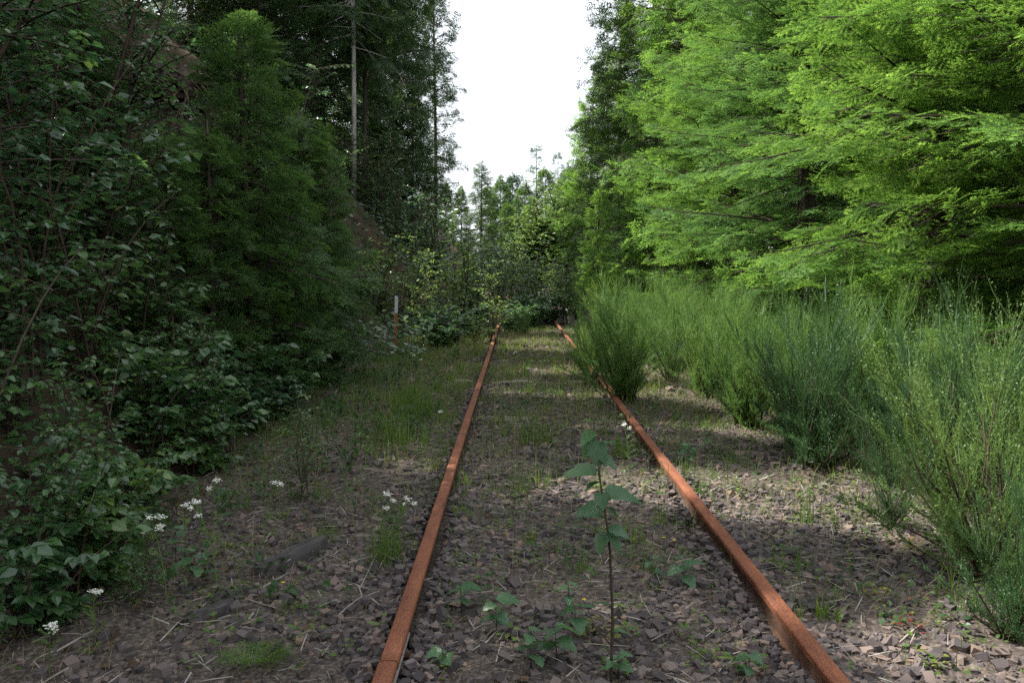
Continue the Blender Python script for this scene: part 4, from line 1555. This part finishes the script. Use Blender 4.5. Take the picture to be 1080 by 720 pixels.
# ------------------------------------------------------------------ grass
def blades(P, h, w, spread, lean=.35, segs=3):
    """curved grass blades at points P"""
    n = len(P)
    h = np.broadcast_to(h, (n,)) * rng.uniform(.5, 1.15, n)
    az = rng.uniform(0, 6.283, n)
    ln = np.abs(rng.normal(0, lean, n)) * h
    t = np.linspace(0, 1, segs + 1)
    base = P + np.stack([rng.normal(0, spread, n), rng.normal(0, spread, n), np.zeros(n)], 1)
    c = base[:, None, :] + np.stack([np.cos(az)[:, None] * ln[:, None] * t ** 2, np.sin(az)[:, None] * ln[:, None] * t ** 2, h[:, None] * (t - .15 * t ** 3) - .01], 2)
    sd = np.stack([-np.sin(az + .6), np.cos(az + .6), 0 * az], 1) * w
    wd = (1 - t ** 1.6)[None, :, None] * .5
    Lf, Rt = c + sd[:, None] * wd, c - sd[:, None] * wd
    V = np.concatenate([np.stack([Lf[:, :-1], Rt[:, :-1]], 2).reshape(n, -1, 3), c[:, -1:]], 1)
    F = []
    for i in range(segs - 1):
        F += [(2 * i, 2 * i + 1, 2 * i + 3), (2 * i, 2 * i + 3, 2 * i + 2)]
    F.append((2 * segs - 2, 2 * segs - 1, 2 * segs))
    F = np.array(F)[None] + (np.arange(n) * V.shape[1])[:, None, None]
    return V.reshape(-1, 3), F.reshape(-1, 3)


def on_ground(x, y):
    return np.stack([x, y, H(x, y)], 1)


def scatter(n, x0, x1, y0, y1, dens=None, ypow=1.0):
    y = y0 + (y1 - y0) * rng.random(n) ** ypow
    x = x0 + (x1 - x0) * rng.random(n)
    k = free_of_rail(x, .01)
    if dens is not None:
        k &= rng.random(n) < dens(x, y)
    return x[k], y[k]


clump = lambda x, y: np.clip(wob(x, y, 2.4, 10) * .9 + .35, .05, 1) * np.clip((y - 2.7) / 4.2, .10, 1)
mb = MB()
x, y = scatter(26000, -2.2, 1.9, 3, 22, clump)
mb.add(*blades(on_ground(x, y), .16, .0045, .02, .4))
x, y = scatter(15000, -2.4, 2.0, 7.5, 22, lambda x, y: np.clip(wob(x, y, 1.9, 10) * .8 + .4, .08, 1))
mb.add(*blades(on_ground(x, y), .15, .0085, .02, .45))
x, y = scatter(9000, -2.6, -.5, 6, 20, lambda x, y: np.clip(wob(x, y, 1.7, 14) * 1.5, 0, 1))
mb.add(*blades(on_ground(x, y), .24, .005, .03, .35))
x, y = scatter(9000, 1.2, 3.6, 4.5, 24, lambda x, y: np.clip((x - 1.5) / 1, .12, 1))
mb.add(*blades(on_ground(x, y), .22, .006, .03, .45))
for sgn in (-1, 1):
    for rx in (RL, RR):
        yy = rng.uniform(4.5, 20, 500)
        kk = wob(yy, yy * 0 + rx * 3, 1.9, 6) > .1
        xx = rx + sgn * rng.uniform(.05, .12, 500)
        mb.add(*blades(on_ground(xx, yy)[kk], .18, .0045, .02, .35))
x, y = scatter(330, -2.1, 1.9, 3.4, 17, lambda x, y: np.clip((y - 2.4) / 5, .25, 1))
for i in range(len(x)):
    mb.add(*blades(np.tile([x[i], y[i], Hs(x[i], y[i])], (16, 1)), rng.uniform(.08, .22), .0045 + .0004 * y[i], .03, .45))
tag(obj('grass', mb.mesh('grass'), M['grass']), 'thin green grass growing through the ballast along the rails', 'grass', None, 'stuff')

mb = MB()
x, y = scatter(9000, -2.2, 2.6, 2.7, 18, lambda x, y: np.clip(wob(x, y, 1.5, 18) + .35, .08, 1))
mb.add(*blades(on_ground(x, y), .13, .0022, .03, 1.1))
x, y = scatter(6000, -1.6, 1.6, 8, 20)
mb.add(*blades(on_ground(x, y), .10, .005, .02, 1.0))
x, y = scatter(4500, -1.8, 1.4, 4, 18, clump)
mb.add(*blades(on_ground(x, y), .34, .0026, .03, .22))
x, y = scatter(7000, -2.3, 2.6, 2.7, 9)
Pf = on_ground(x, y)
Pf[:, 2] += .012
mb.add(*blades(Pf, .05, .0018, .02, 2.4))
x, y = scatter(900, 1.5, 2.6, 8, 12)
mb.add(*blades(on_ground(x, y), .2, .003, .03, .7))
tag(obj('dry_grass', mb.mesh('dry_grass'), M['straw']), 'dry straw coloured grass stalks strewn over the ballast', 'dry grass', None, 'stuff')


def tuft(label, px, py, h, n, w=.005, lean=.25, mat='grass', spread=.03, name='grass_tuft'):
    q = ground_at(px, py)
    q.z = Hs(q.x, q.y)
    o = obj(name, MB().add(*blades(np.zeros((n, 3)), h, w, spread, lean)).mesh(name), M[mat], loc=q)
    return tag(o, label, 'grass', 'tufts of grass standing on the ballast')


tuft('tall bright grass tuft in the sun patch right of the rail', 851, 552, .32, 34, .005, .16)
tuft('low grass tuft between the right rail and the red weed', 872, 652, .12, 26, .009, .6)
tuft('bushy green grass clump beside the left rail yarrow', 408, 592, .30, 90, .004, .35, spread=.06)
tuft('green grass clump left of the rail in middle distance', 437, 442, .5, 160, .007, .3, spread=.15)
tuft('green grass clump right beside the middle of the left rail', 418, 470, .38, 90, .006, .35, spread=.1)
tuft('grass tuft at the far left edge of the ballast near the stick', 345, 572, .20, 30, .004, .3)
tuft('grass tuft between the rails beyond the tall sapling', 548, 520, .22, 50, .0045, .35, spread=.05)
tuft('grass tuft between the rails, farther than the sapling', 566, 468, .34, 80, .006, .3, spread=.09)
tuft('grass tuft inside the right rail beside the thin yarrow', 656, 482, .24, 70, .006, .4, spread=.08)
tuft('small grass tuft near the yellow flowers', 684, 602, .09, 22, .007, .6)

# ground-hugging weeds with small leaves
def weed_mesh(n, leaf, r):
    lf = MB()
    a = rng.uniform(0, 6.28, n)
    rr = r * np.sqrt(rng.random(n))
    P = np.stack([rr * np.cos(a), rr * np.sin(a), rng.uniform(.005, .05, n)], 1)
    b = a + rng.normal(0, .8, n)
    D = np.stack([np.cos(b), np.sin(b), rng.uniform(-.1, .7, n)], 1)
    Fm = frames(D, np.tile([0, 0, 1.], (n, 1)) + rng.normal(0, .2, (n, 3))) * (leaf * rng.uniform(.6, 1.2, n))[:, None, None]
    lf.stamp(leafT[0], Fm, P)
    return lf


o = obj('red_weed', weed_mesh(46, .018, .06).mesh('red_weed'), M['red_leaf'], loc=ground_at(957, 664))
tag(o, 'small red leaved weed on the right ballast shoulder', 'weed')
o = obj('red_weed', weed_mesh(16, .016, .035).mesh('red_weed'), M['red_leaf'], loc=ground_at(968, 572))
tag(o, 'tiny red leaves beside the sprawling broom', 'weed')
weeds = [(925, 635, .05, 'yellow_leaf', 'pale yellow green weed in the sun patch'), (962, 580, .06, 'yellow_leaf', 'yellow green weed beside the tiny red leaves'), (770, 372 + 220, .07, 'grass', 'low green weed left of the right rail'),
         (638, 566, .07, 'grass', 'low green weed behind the tall sapling'), (636, 668, .09, 'yellow_leaf', 'yellowing weed at the tall sapling'), (660, 640, .08, 'grass', 'small green weed right of the sapling stem'), (830, 600, .08, 'grass', 'low green weed outside the right rail'),
         (480, 590, .06, 'grass', 'low weed inside the left rail'), (312, 646, .05, 'grass', 'low weed below the dark timber'), (985, 700, .05, 'yellow_leaf', 'small weed in the lower right corner'), (745, 690, .06, 'grass', 'dark weed inside the right rail low down')]
for (px, py, r, mt, lb) in weeds:
    q = ground_at(px, py)
    q.z = Hs(q.x, q.y)
    tag(obj('ground_weed', weed_mesh(int(600 * r), .022, r).mesh('ground_weed'), M[mt], loc=q), lb, 'weed', 'small weeds on the ballast')
# scattered tiny sprouts
x, y = scatter(1900, -2.1, 2.6, 2.9, 13)
mb = MB()
for i in range(len(x)):
    V, F = weed_mesh(rng.integers(3, 9), .022, .025).arrays()
    mb.add(V * rng.uniform(.7, 1.5) + np.array([x[i], y[i], Hs(x[i], y[i])]), F)
tag(obj('sprouts', mb.mesh('sprouts'), M['grass']), 'tiny green sprouts dotted over the ballast', 'sprouts', None, 'stuff')

mb = MB()
x, y = scatter(420, -2.4, -.62, 3.0, 13, lambda x, y: np.clip((-x - .4) / 1.4, .12, 1) * np.clip(.55 + .6 * wob(x, y, 1.6, 12), .1, 1))
for i in range(len(x)):
    V, F = weed_mesh(rng.integers(8, 26), .036, .06).arrays()
    mb.add(V * np.array([1, 1, rng.uniform(1.5, 4.5)]) * rng.uniform(.7, 1.4) + np.array([x[i], y[i], Hs(x[i], y[i])]), F)
x, y = scatter(380, -.3, 2.7, 3.2, 12, lambda x, y: np.clip(.4 + .6 * wob(x, y, 1.6, 12), .1, 1))
for i in range(len(x)):
    V, F = weed_mesh(rng.integers(8, 20), .028, .05).arrays()
    mb.add(V * np.array([1, 1, rng.uniform(1.2, 2.5)]) * rng.uniform(.7, 1.3) + np.array([x[i], y[i], Hs(x[i], y[i])]), F)
tag(obj('verge_weeds', mb.mesh('verge_weeds'), M['weed']), 'low green weeds covering the verges beside the rails', 'weeds', None, 'stuff')

# pale moss and clover mats between the rails
mb = MB()
x, y = scatter(260, -1.8, 1.6, 3.4, 15, lambda x, y: np.clip(.35 + .7 * wob(x, y, 1.3, 15), .05, 1))
for i in range(len(x)):
    V, F = weed_mesh(rng.integers(14, 34), .016, .07).arrays()
    mb.add(V * np.array([1.2, 1.2, .7]) + np.array([x[i], y[i], Hs(x[i], y[i]) + .008]), F)
tag(obj('clover_mats', mb.mesh('clover_mats'), M['grass']), 'small leaved clover mats spreading between the stones', 'clover', None, 'stuff')

# yellow flowers
for (px, py, lb) in [(700, 573, 'tiny yellow flower near the right rail'), (711, 576, 'second tiny yellow flower nearest the right rail'), (299, 622, 'tiny yellow flower below the dark timber'), (616, 640, 'yellow flower at the tall sapling')]:
    q = ground_at(px, py)
    q.z = Hs(q.x, q.y)
    rt_ = thing('yellow_flower', lb, 'flower', q, group='tiny yellow flowers')
    obj('stem', MB().tube([(0, 0, -.01), (0, 0, .03)], .001, 4).mesh('stem'), M['green_stem'], rt_)
    th = np.linspace(0, 6.283, 10, endpoint=False)
    r = np.where(np.arange(10) % 2, .006, .013)
    V = np.stack([r * np.cos(th), r * np.sin(th), .030 + r * .2], 1)
    V = np.concatenate([V, [[0, 0, .031]]])
    obj('flower_head', MB().add(V, [(i, (i + 1) % 10, 10) for i in range(10)]).mesh('flower_head'), M['yellow_petal'], rt_)

# feathery fern-like plant at the lower left
q = ground_at(272, 702)
q.z = Hs(q.x, q.y)
fern = thing('fern', 'low feathery green fern at the lower edge left of the rail', 'fern', q)
for i in range(9):
    a = i * .7 + rng.normal(0, .2)
    L = rng.uniform(.12, .19)
    T = needle_spray(L, 14, 5, .012, .004, 8)
    o = obj('frond', MB().add(*T).mesh('frond'), M['grass'], fern, (0, 0, .01), Euler((rng.normal(0, .2), -rng.uniform(.15, .6), a)), 1.0)

# ------------------------------------------------------------------ undergrowth covering the bank
def bank_leaves(n, mat, leaf, y0, y1, u0, u1, label, name, lift, seed, scar=True):
    y = y0 + (y1 - y0) * rng.random(n) ** 1.3
    x = -2.5 - u0 - (u1 - u0) * rng.random(n)
    k = rng.random(n) < np.clip(wob(x, y, .9, seed) * .8 + .75, .1, 1)
    if scar:
        k &= ~((((x + 7.3) / 2.0) ** 2 + ((y - 18.3) / 2.2) ** 2 < 1 + .5 * wob(x, y, 1.6, 3))) | (rng.random(n) < .2)
        k &= ~((((x + 4.4) / .6) ** 2 + ((y - 22.5) / 1.5) ** 2 < 1 + .5 * wob(x, y, 1.6, 3))) | (rng.random(n) < .2)
    x, y = x[k], y[k]
    P = on_ground(x, y)
    P[:, 2] += lift * rng.random(len(x))
    a = rng.uniform(0, 6.28, len(x))
    D = np.stack([np.cos(a) + .5, np.sin(a) - .2, rng.uniform(-.5, .3, len(x))], 1)
    Fm = frames(D, np.tile([.3, -.1, 1.], (len(x), 1)) + rng.normal(0, .3, (len(x), 3))) * (leaf * rng.uniform(.5, 1.3, len(x)))[:, None, None]
    m = MB()
    pk = rng.integers(0, 3, len(x))
    for q in range(3):
        m.stamp(leafT[q], Fm[pk == q], P[pk == q])
    return tag(obj(name, m.mesh(name), M[mat]), label, 'undergrowth', None, 'stuff')


bank_leaves(40000, 'leaf', .075, 3, 16, 0.0, 8, 'dark leafy undergrowth covering the near left bank', 'bank_undergrowth', .45, 5)
bank_leaves(16000, 'leaf', .13, 14, 50, -1.0, 8, 'dark leafy undergrowth covering the far left bank', 'bank_undergrowth', .6, 6)
mb = MB()
n = 14000
x = 2.9 + rng.random(n) * 9
y = 3 + rng.random(n) * 30
mb.add(*blades(on_ground(x, y), .3, .009, .05, .5))
tag(obj('forest_floor_grass', mb.mesh('forest_floor_grass'), M['grass']), 'grass under the broom and firs on the right', 'grass', None, 'stuff')

mb = MB()
x = np.concatenate([rng.normal(-4.4, .9, 5000), rng.normal(-7.0, 1.4, 3000)])
y = np.concatenate([rng.normal(21.5, 2.6, 5000), rng.normal(17.6, 1.8, 3000)])
k = (rng.random(8000) < np.clip(.5 + .6 * wob(x, y, 1.8, 7), .05, 1)) & (x < -3)
mb.add(*blades(on_ground(x[k], y[k]), .28, .012, .04, .7))
tag(obj('bank_grass', mb.mesh('bank_grass'), M['weed']), 'rough grass growing over the eroded left bank', 'grass', None, 'stuff')

# dry leaf and twig litter
mb = MB()
x, y = scatter(4200, -2.3, 2.7, 2.7, 11)
P = on_ground(x, y)
P[:, 2] += .018
a = rng.uniform(0, 6.28, len(x))
D = np.stack([np.cos(a), np.sin(a), rng.normal(0, .2, len(x))], 1)
Fm = frames(D, np.tile([0, 0, 1.], (len(x), 1)) + rng.normal(0, .35, (len(x), 3)))
T = (np.array([(0, -.015, 0), (0, .015, 0), (.5, .02, .02), (.5, -.01, .02), (1, 0, 0)]), np.array([(0, 1, 2), (0, 2, 3), (3, 2, 4)]))
mb.stamp(T, Fm * rng.uniform(.04, .16, len(x))[:, None, None], P)
tag(obj('twig_litter', mb.mesh('twig_litter'), M['dead_wood']), 'pale dry twig litter scattered over the stones', 'litter', None, 'stuff')

# brown fallen leaves, thickest on the left verge
mb = MB()
x, y = scatter(9000, -2.5, 2.7, 2.7, 12, lambda x, y: np.clip((.2 - x) / 2.0, .12, 1) * np.clip(.6 + .5 * wob(x, y, 2.2, 9), .1, 1))
P = on_ground(x, y)
P[:, 2] += rng.uniform(.004, .022, len(x))
a = rng.uniform(0, 6.28, len(x))
D = np.stack([np.cos(a), np.sin(a), rng.normal(0, .25, len(x))], 1)
Fm = frames(D, np.tile([0, 0, 1.], (len(x), 1)) + rng.normal(0, .35, (len(x), 3)))
mb.stamp(leafT[1], Fm * rng.uniform(.015, .05, len(x))[:, None, None], P)
tag(obj('leaf_litter', mb.mesh('leaf_litter'), M['dead_leaf']), 'brown fallen leaves lying over the left verge', 'litter', None, 'stuff')

# ------------------------------------------------------------------ timbers, sticks, marker post, roots
def timber(label, a, b, w, h, z, mat='timber'):
    A, B = ground_at(*a), ground_at(*b)
    L = (B - A).length
    n = 9
    V, F = [], []
    for i in range(n):
        t = i / (n - 1) * L
        j = rng.normal(0, .006, 8)
        s = 1 if 0 < i < n - 1 else .86
        V += [(t + j[0] * 2, -w * .5 * s + j[1], -h), (t + j[2] * 2, -w * .5 * s + j[3], h * s * .5 + j[4]), (t + j[5] * 2, w * .5 * s + j[6], h * s * .5 + j[7]), (t, w * .5 * s, -h)]
    for i in range(n - 1):
        for j in range(4):
            p_, q_ = i * 4 + j, i * 4 + (j + 1) % 4
            F += [(p_, q_, q_ + 4), (p_, q_ + 4, p_ + 4)]
    o = 4 * (n - 1)
    F += [(0, 2, 1), (0, 3, 2), (o, o + 1, o + 2), (o, o + 2, o + 3)]
    A.z = Hs(A.x, A.y) + z
    ob = obj('old_timber', MB().add(V, F).mesh('old_timber'), M[mat], loc=A, rot=(rng.normal(0, .1), -.03, math.atan2(B.y - A.y, B.x - A.x)))
    return tag(ob, label, 'timber', 'weathered timbers lying left of the rail')


timber('dark weathered timber lying left of the rail, the larger one', (274, 611), (342, 580), .075, .05, .03)
timber('smaller dark timber piece below the larger timber', (198, 662), (246, 641), .05, .04, .015)
timber('flat dark splinter of wood beside the left seedling', (240, 630), (268, 620), .04, .02, .012)


def stick(label, pix, r, lift, mat='dead_wood'):
    P = []
    for i, (a, b) in enumerate(pix):
        g = ground_at(a, b)
        P.append((g.x, g.y, Hs(g.x, g.y) + lift[i]))
    o0 = np.array(P[0])
    ob = obj('dry_stick', MB().tube(np.array(P) - o0, np.linspace(r, r * .5, len(P)), 5).mesh('dry_stick', True), M[mat], loc=P[0])
    return tag(ob, label, 'stick', 'dry sticks on the left shoulder')


stick('pale straight stick lying along the larger dark timber', [(283, 610), (312, 596), (344, 581)], .006, [.03, .03, .035])
stick('white hooked twig beside the left rail', [(351, 660), (366, 648), (382, 641), (379, 634), (366, 626), (356, 627)], .0035, [.02, .03, .05, .07, .06, .03])
stick('short pale stick below the dark timber', [(275, 628), (305, 610)], .005, [.025, .03])
stick('thin pale stick left of the hooked twig', [(262, 640), (292, 647)], .003, [.03, .025])
stick('thin straight straw leaning toward the left rail', [(380, 620), (398, 592)], .003, [.02, .05])
stick('dark twig lying right of the right rail beyond the broom', [(690, 446), (725, 438), (765, 440)], .008, [.03, .04, .03], 'stem')
stick('pale twig in the left corner shadows', [(60, 690), (100, 672)], .005, [.02, .03])

# marker post
q = ground_at(417, 368)
q.z = Hs(q.x, q.y)
post = thing('marker_post', 'rusty marker post with a white top beside the track', 'post', q, .2, 1.0, None, (.01, .03))
hp = 56 * q.y / FPX


def prism(r, z0, z1, inset=.0):
    th = np.array([.25, .75, 1.25, 1.75]) * math.pi
    lv = [(r, z0), (r, z1 - inset), (r * .8, z1)] if inset else [(r, z0), (r, z1)]
    V = [(rr * math.cos(t) * 1.2, rr * math.sin(t) * .5, z) for rr, z in lv for t in th]
    F = []
    for i in range(len(lv) - 1):
        for j in range(4):
            a, b = i * 4 + j, i * 4 + (j + 1) % 4
            F += [(a, b, b + 4), (a, b + 4, a + 4)]
    o = 4 * (len(lv) - 1)
    F += [(o, o + 1, o + 2), (o, o + 2, o + 3), (0, 2, 1), (0, 3, 2)]
    return MB().add(V, F)


M['orange_rust'] = rough_mat('orange_rust', [(0.3, (0.16, 0.06, 0.025)), (0.7, (0.36, 0.16, 0.06))], scale=18, bump=.3, bdist=.003)
M['white_paint'] = rough_mat('white_paint', [(0.3, (0.32, 0.33, 0.34)), (0.6, (0.55, 0.57, 0.6))], scale=14, bump=.2, bdist=.002)
obj('post_shaft', prism(.034, -.3, hp * .68).mesh('post_shaft'), M['orange_rust'], post)
obj('post_top', prism(.036, hp * .681, hp, .01).mesh('post_top'), M['white_paint'], post)

# root mass hanging from the eroded edge
rb = ray_at(184, 168, 17.2)
rb.z = Hs(rb.x, rb.y) + .15
roots = thing('root_mass', 'tangle of dark roots hanging from the eroded bank', 'roots', rb, 0, 1.5)
def clod(n=14):
    """lumpy ball of earth"""
    th = np.linspace(0, math.pi, n)
    ph_ = np.linspace(0, 2 * math.pi, 2 * n, endpoint=False)
    T_, P_ = np.meshgrid(th, ph_, indexing='ij')
    D_ = np.stack([np.sin(T_) * np.cos(P_), np.sin(T_) * np.sin(P_), np.cos(T_)], -1)
    k1 = rng.uniform(0, 6, 6)
    r_ = 1 + .16 * np.sin(4 * D_[..., 0] + k1[0]) * np.sin(5 * D_[..., 1] + k1[1]) + .10 * np.sin(9 * D_[..., 2] + 7 * D_[..., 0] + k1[2]) + .07 * np.sin(17 * D_[..., 1] + 13 * D_[..., 2] + k1[3]) + rng.normal(0, .025, T_.shape)
    r_[0], r_[-1] = r_[0].mean(), r_[-1].mean()
    V_ = (D_ * r_[..., None]).reshape(-1, 3)
    F_ = []
    for a_ in range(n - 1):
        for b_ in range(2 * n):
            p_, q_ = a_ * 2 * n + b_, a_ * 2 * n + (b_ + 1) % (2 * n)
            F_ += [(p_, p_ + 2 * n, q_), (q_, p_ + 2 * n, q_ + 2 * n)]
    return V_, np.array(F_)


m_ = MB()
for i in range(9):
    V, F = clod()
    s_ = np.array([rng.uniform(.2, .36), rng.uniform(.22, .42), rng.uniform(.13, .22)])
    m_.add(V * s_ + np.array([rng.normal(0, .2), rng.normal(0, .45), .05 + rng.normal(0, .12)]), F)
obj('soil_clod', m_.mesh('soil_clod'), rough_mat('clod', [(0.3, (0.02, 0.015, 0.012)), (0.7, (0.07, 0.05, 0.04))], scale=6, bump=.9, bdist=.05), roots)
m_ = MB()
for i in range(46):
    a = np.array([rng.normal(.15, .15), rng.normal(0, .5), rng.uniform(-.05, .25)])
    t = np.linspace(0, 1, 6)[:, None]
    d = np.array([rng.uniform(.15, .6), rng.normal(0, .3), -rng.uniform(.3, .9)])
    pts_ = a + d * t + np.stack([.06 * np.sin(t[:, 0] * 6 + i), .08 * np.sin(t[:, 0] * 5 + i * 2), 0 * t[:, 0]], 1) + np.array([0, 0, -.15]) * t ** 2
    m_.tube(pts_, np.linspace(rng.uniform(.006, .02), .003, 6), 4, False)
obj('root_strands', m_.mesh('root_strands', True), rough_mat('root', [(0.3, (0.05, 0.034, 0.024)), (0.7, (0.14, 0.095, 0.065))], scale=20), roots)['kind'] = 'stuff'
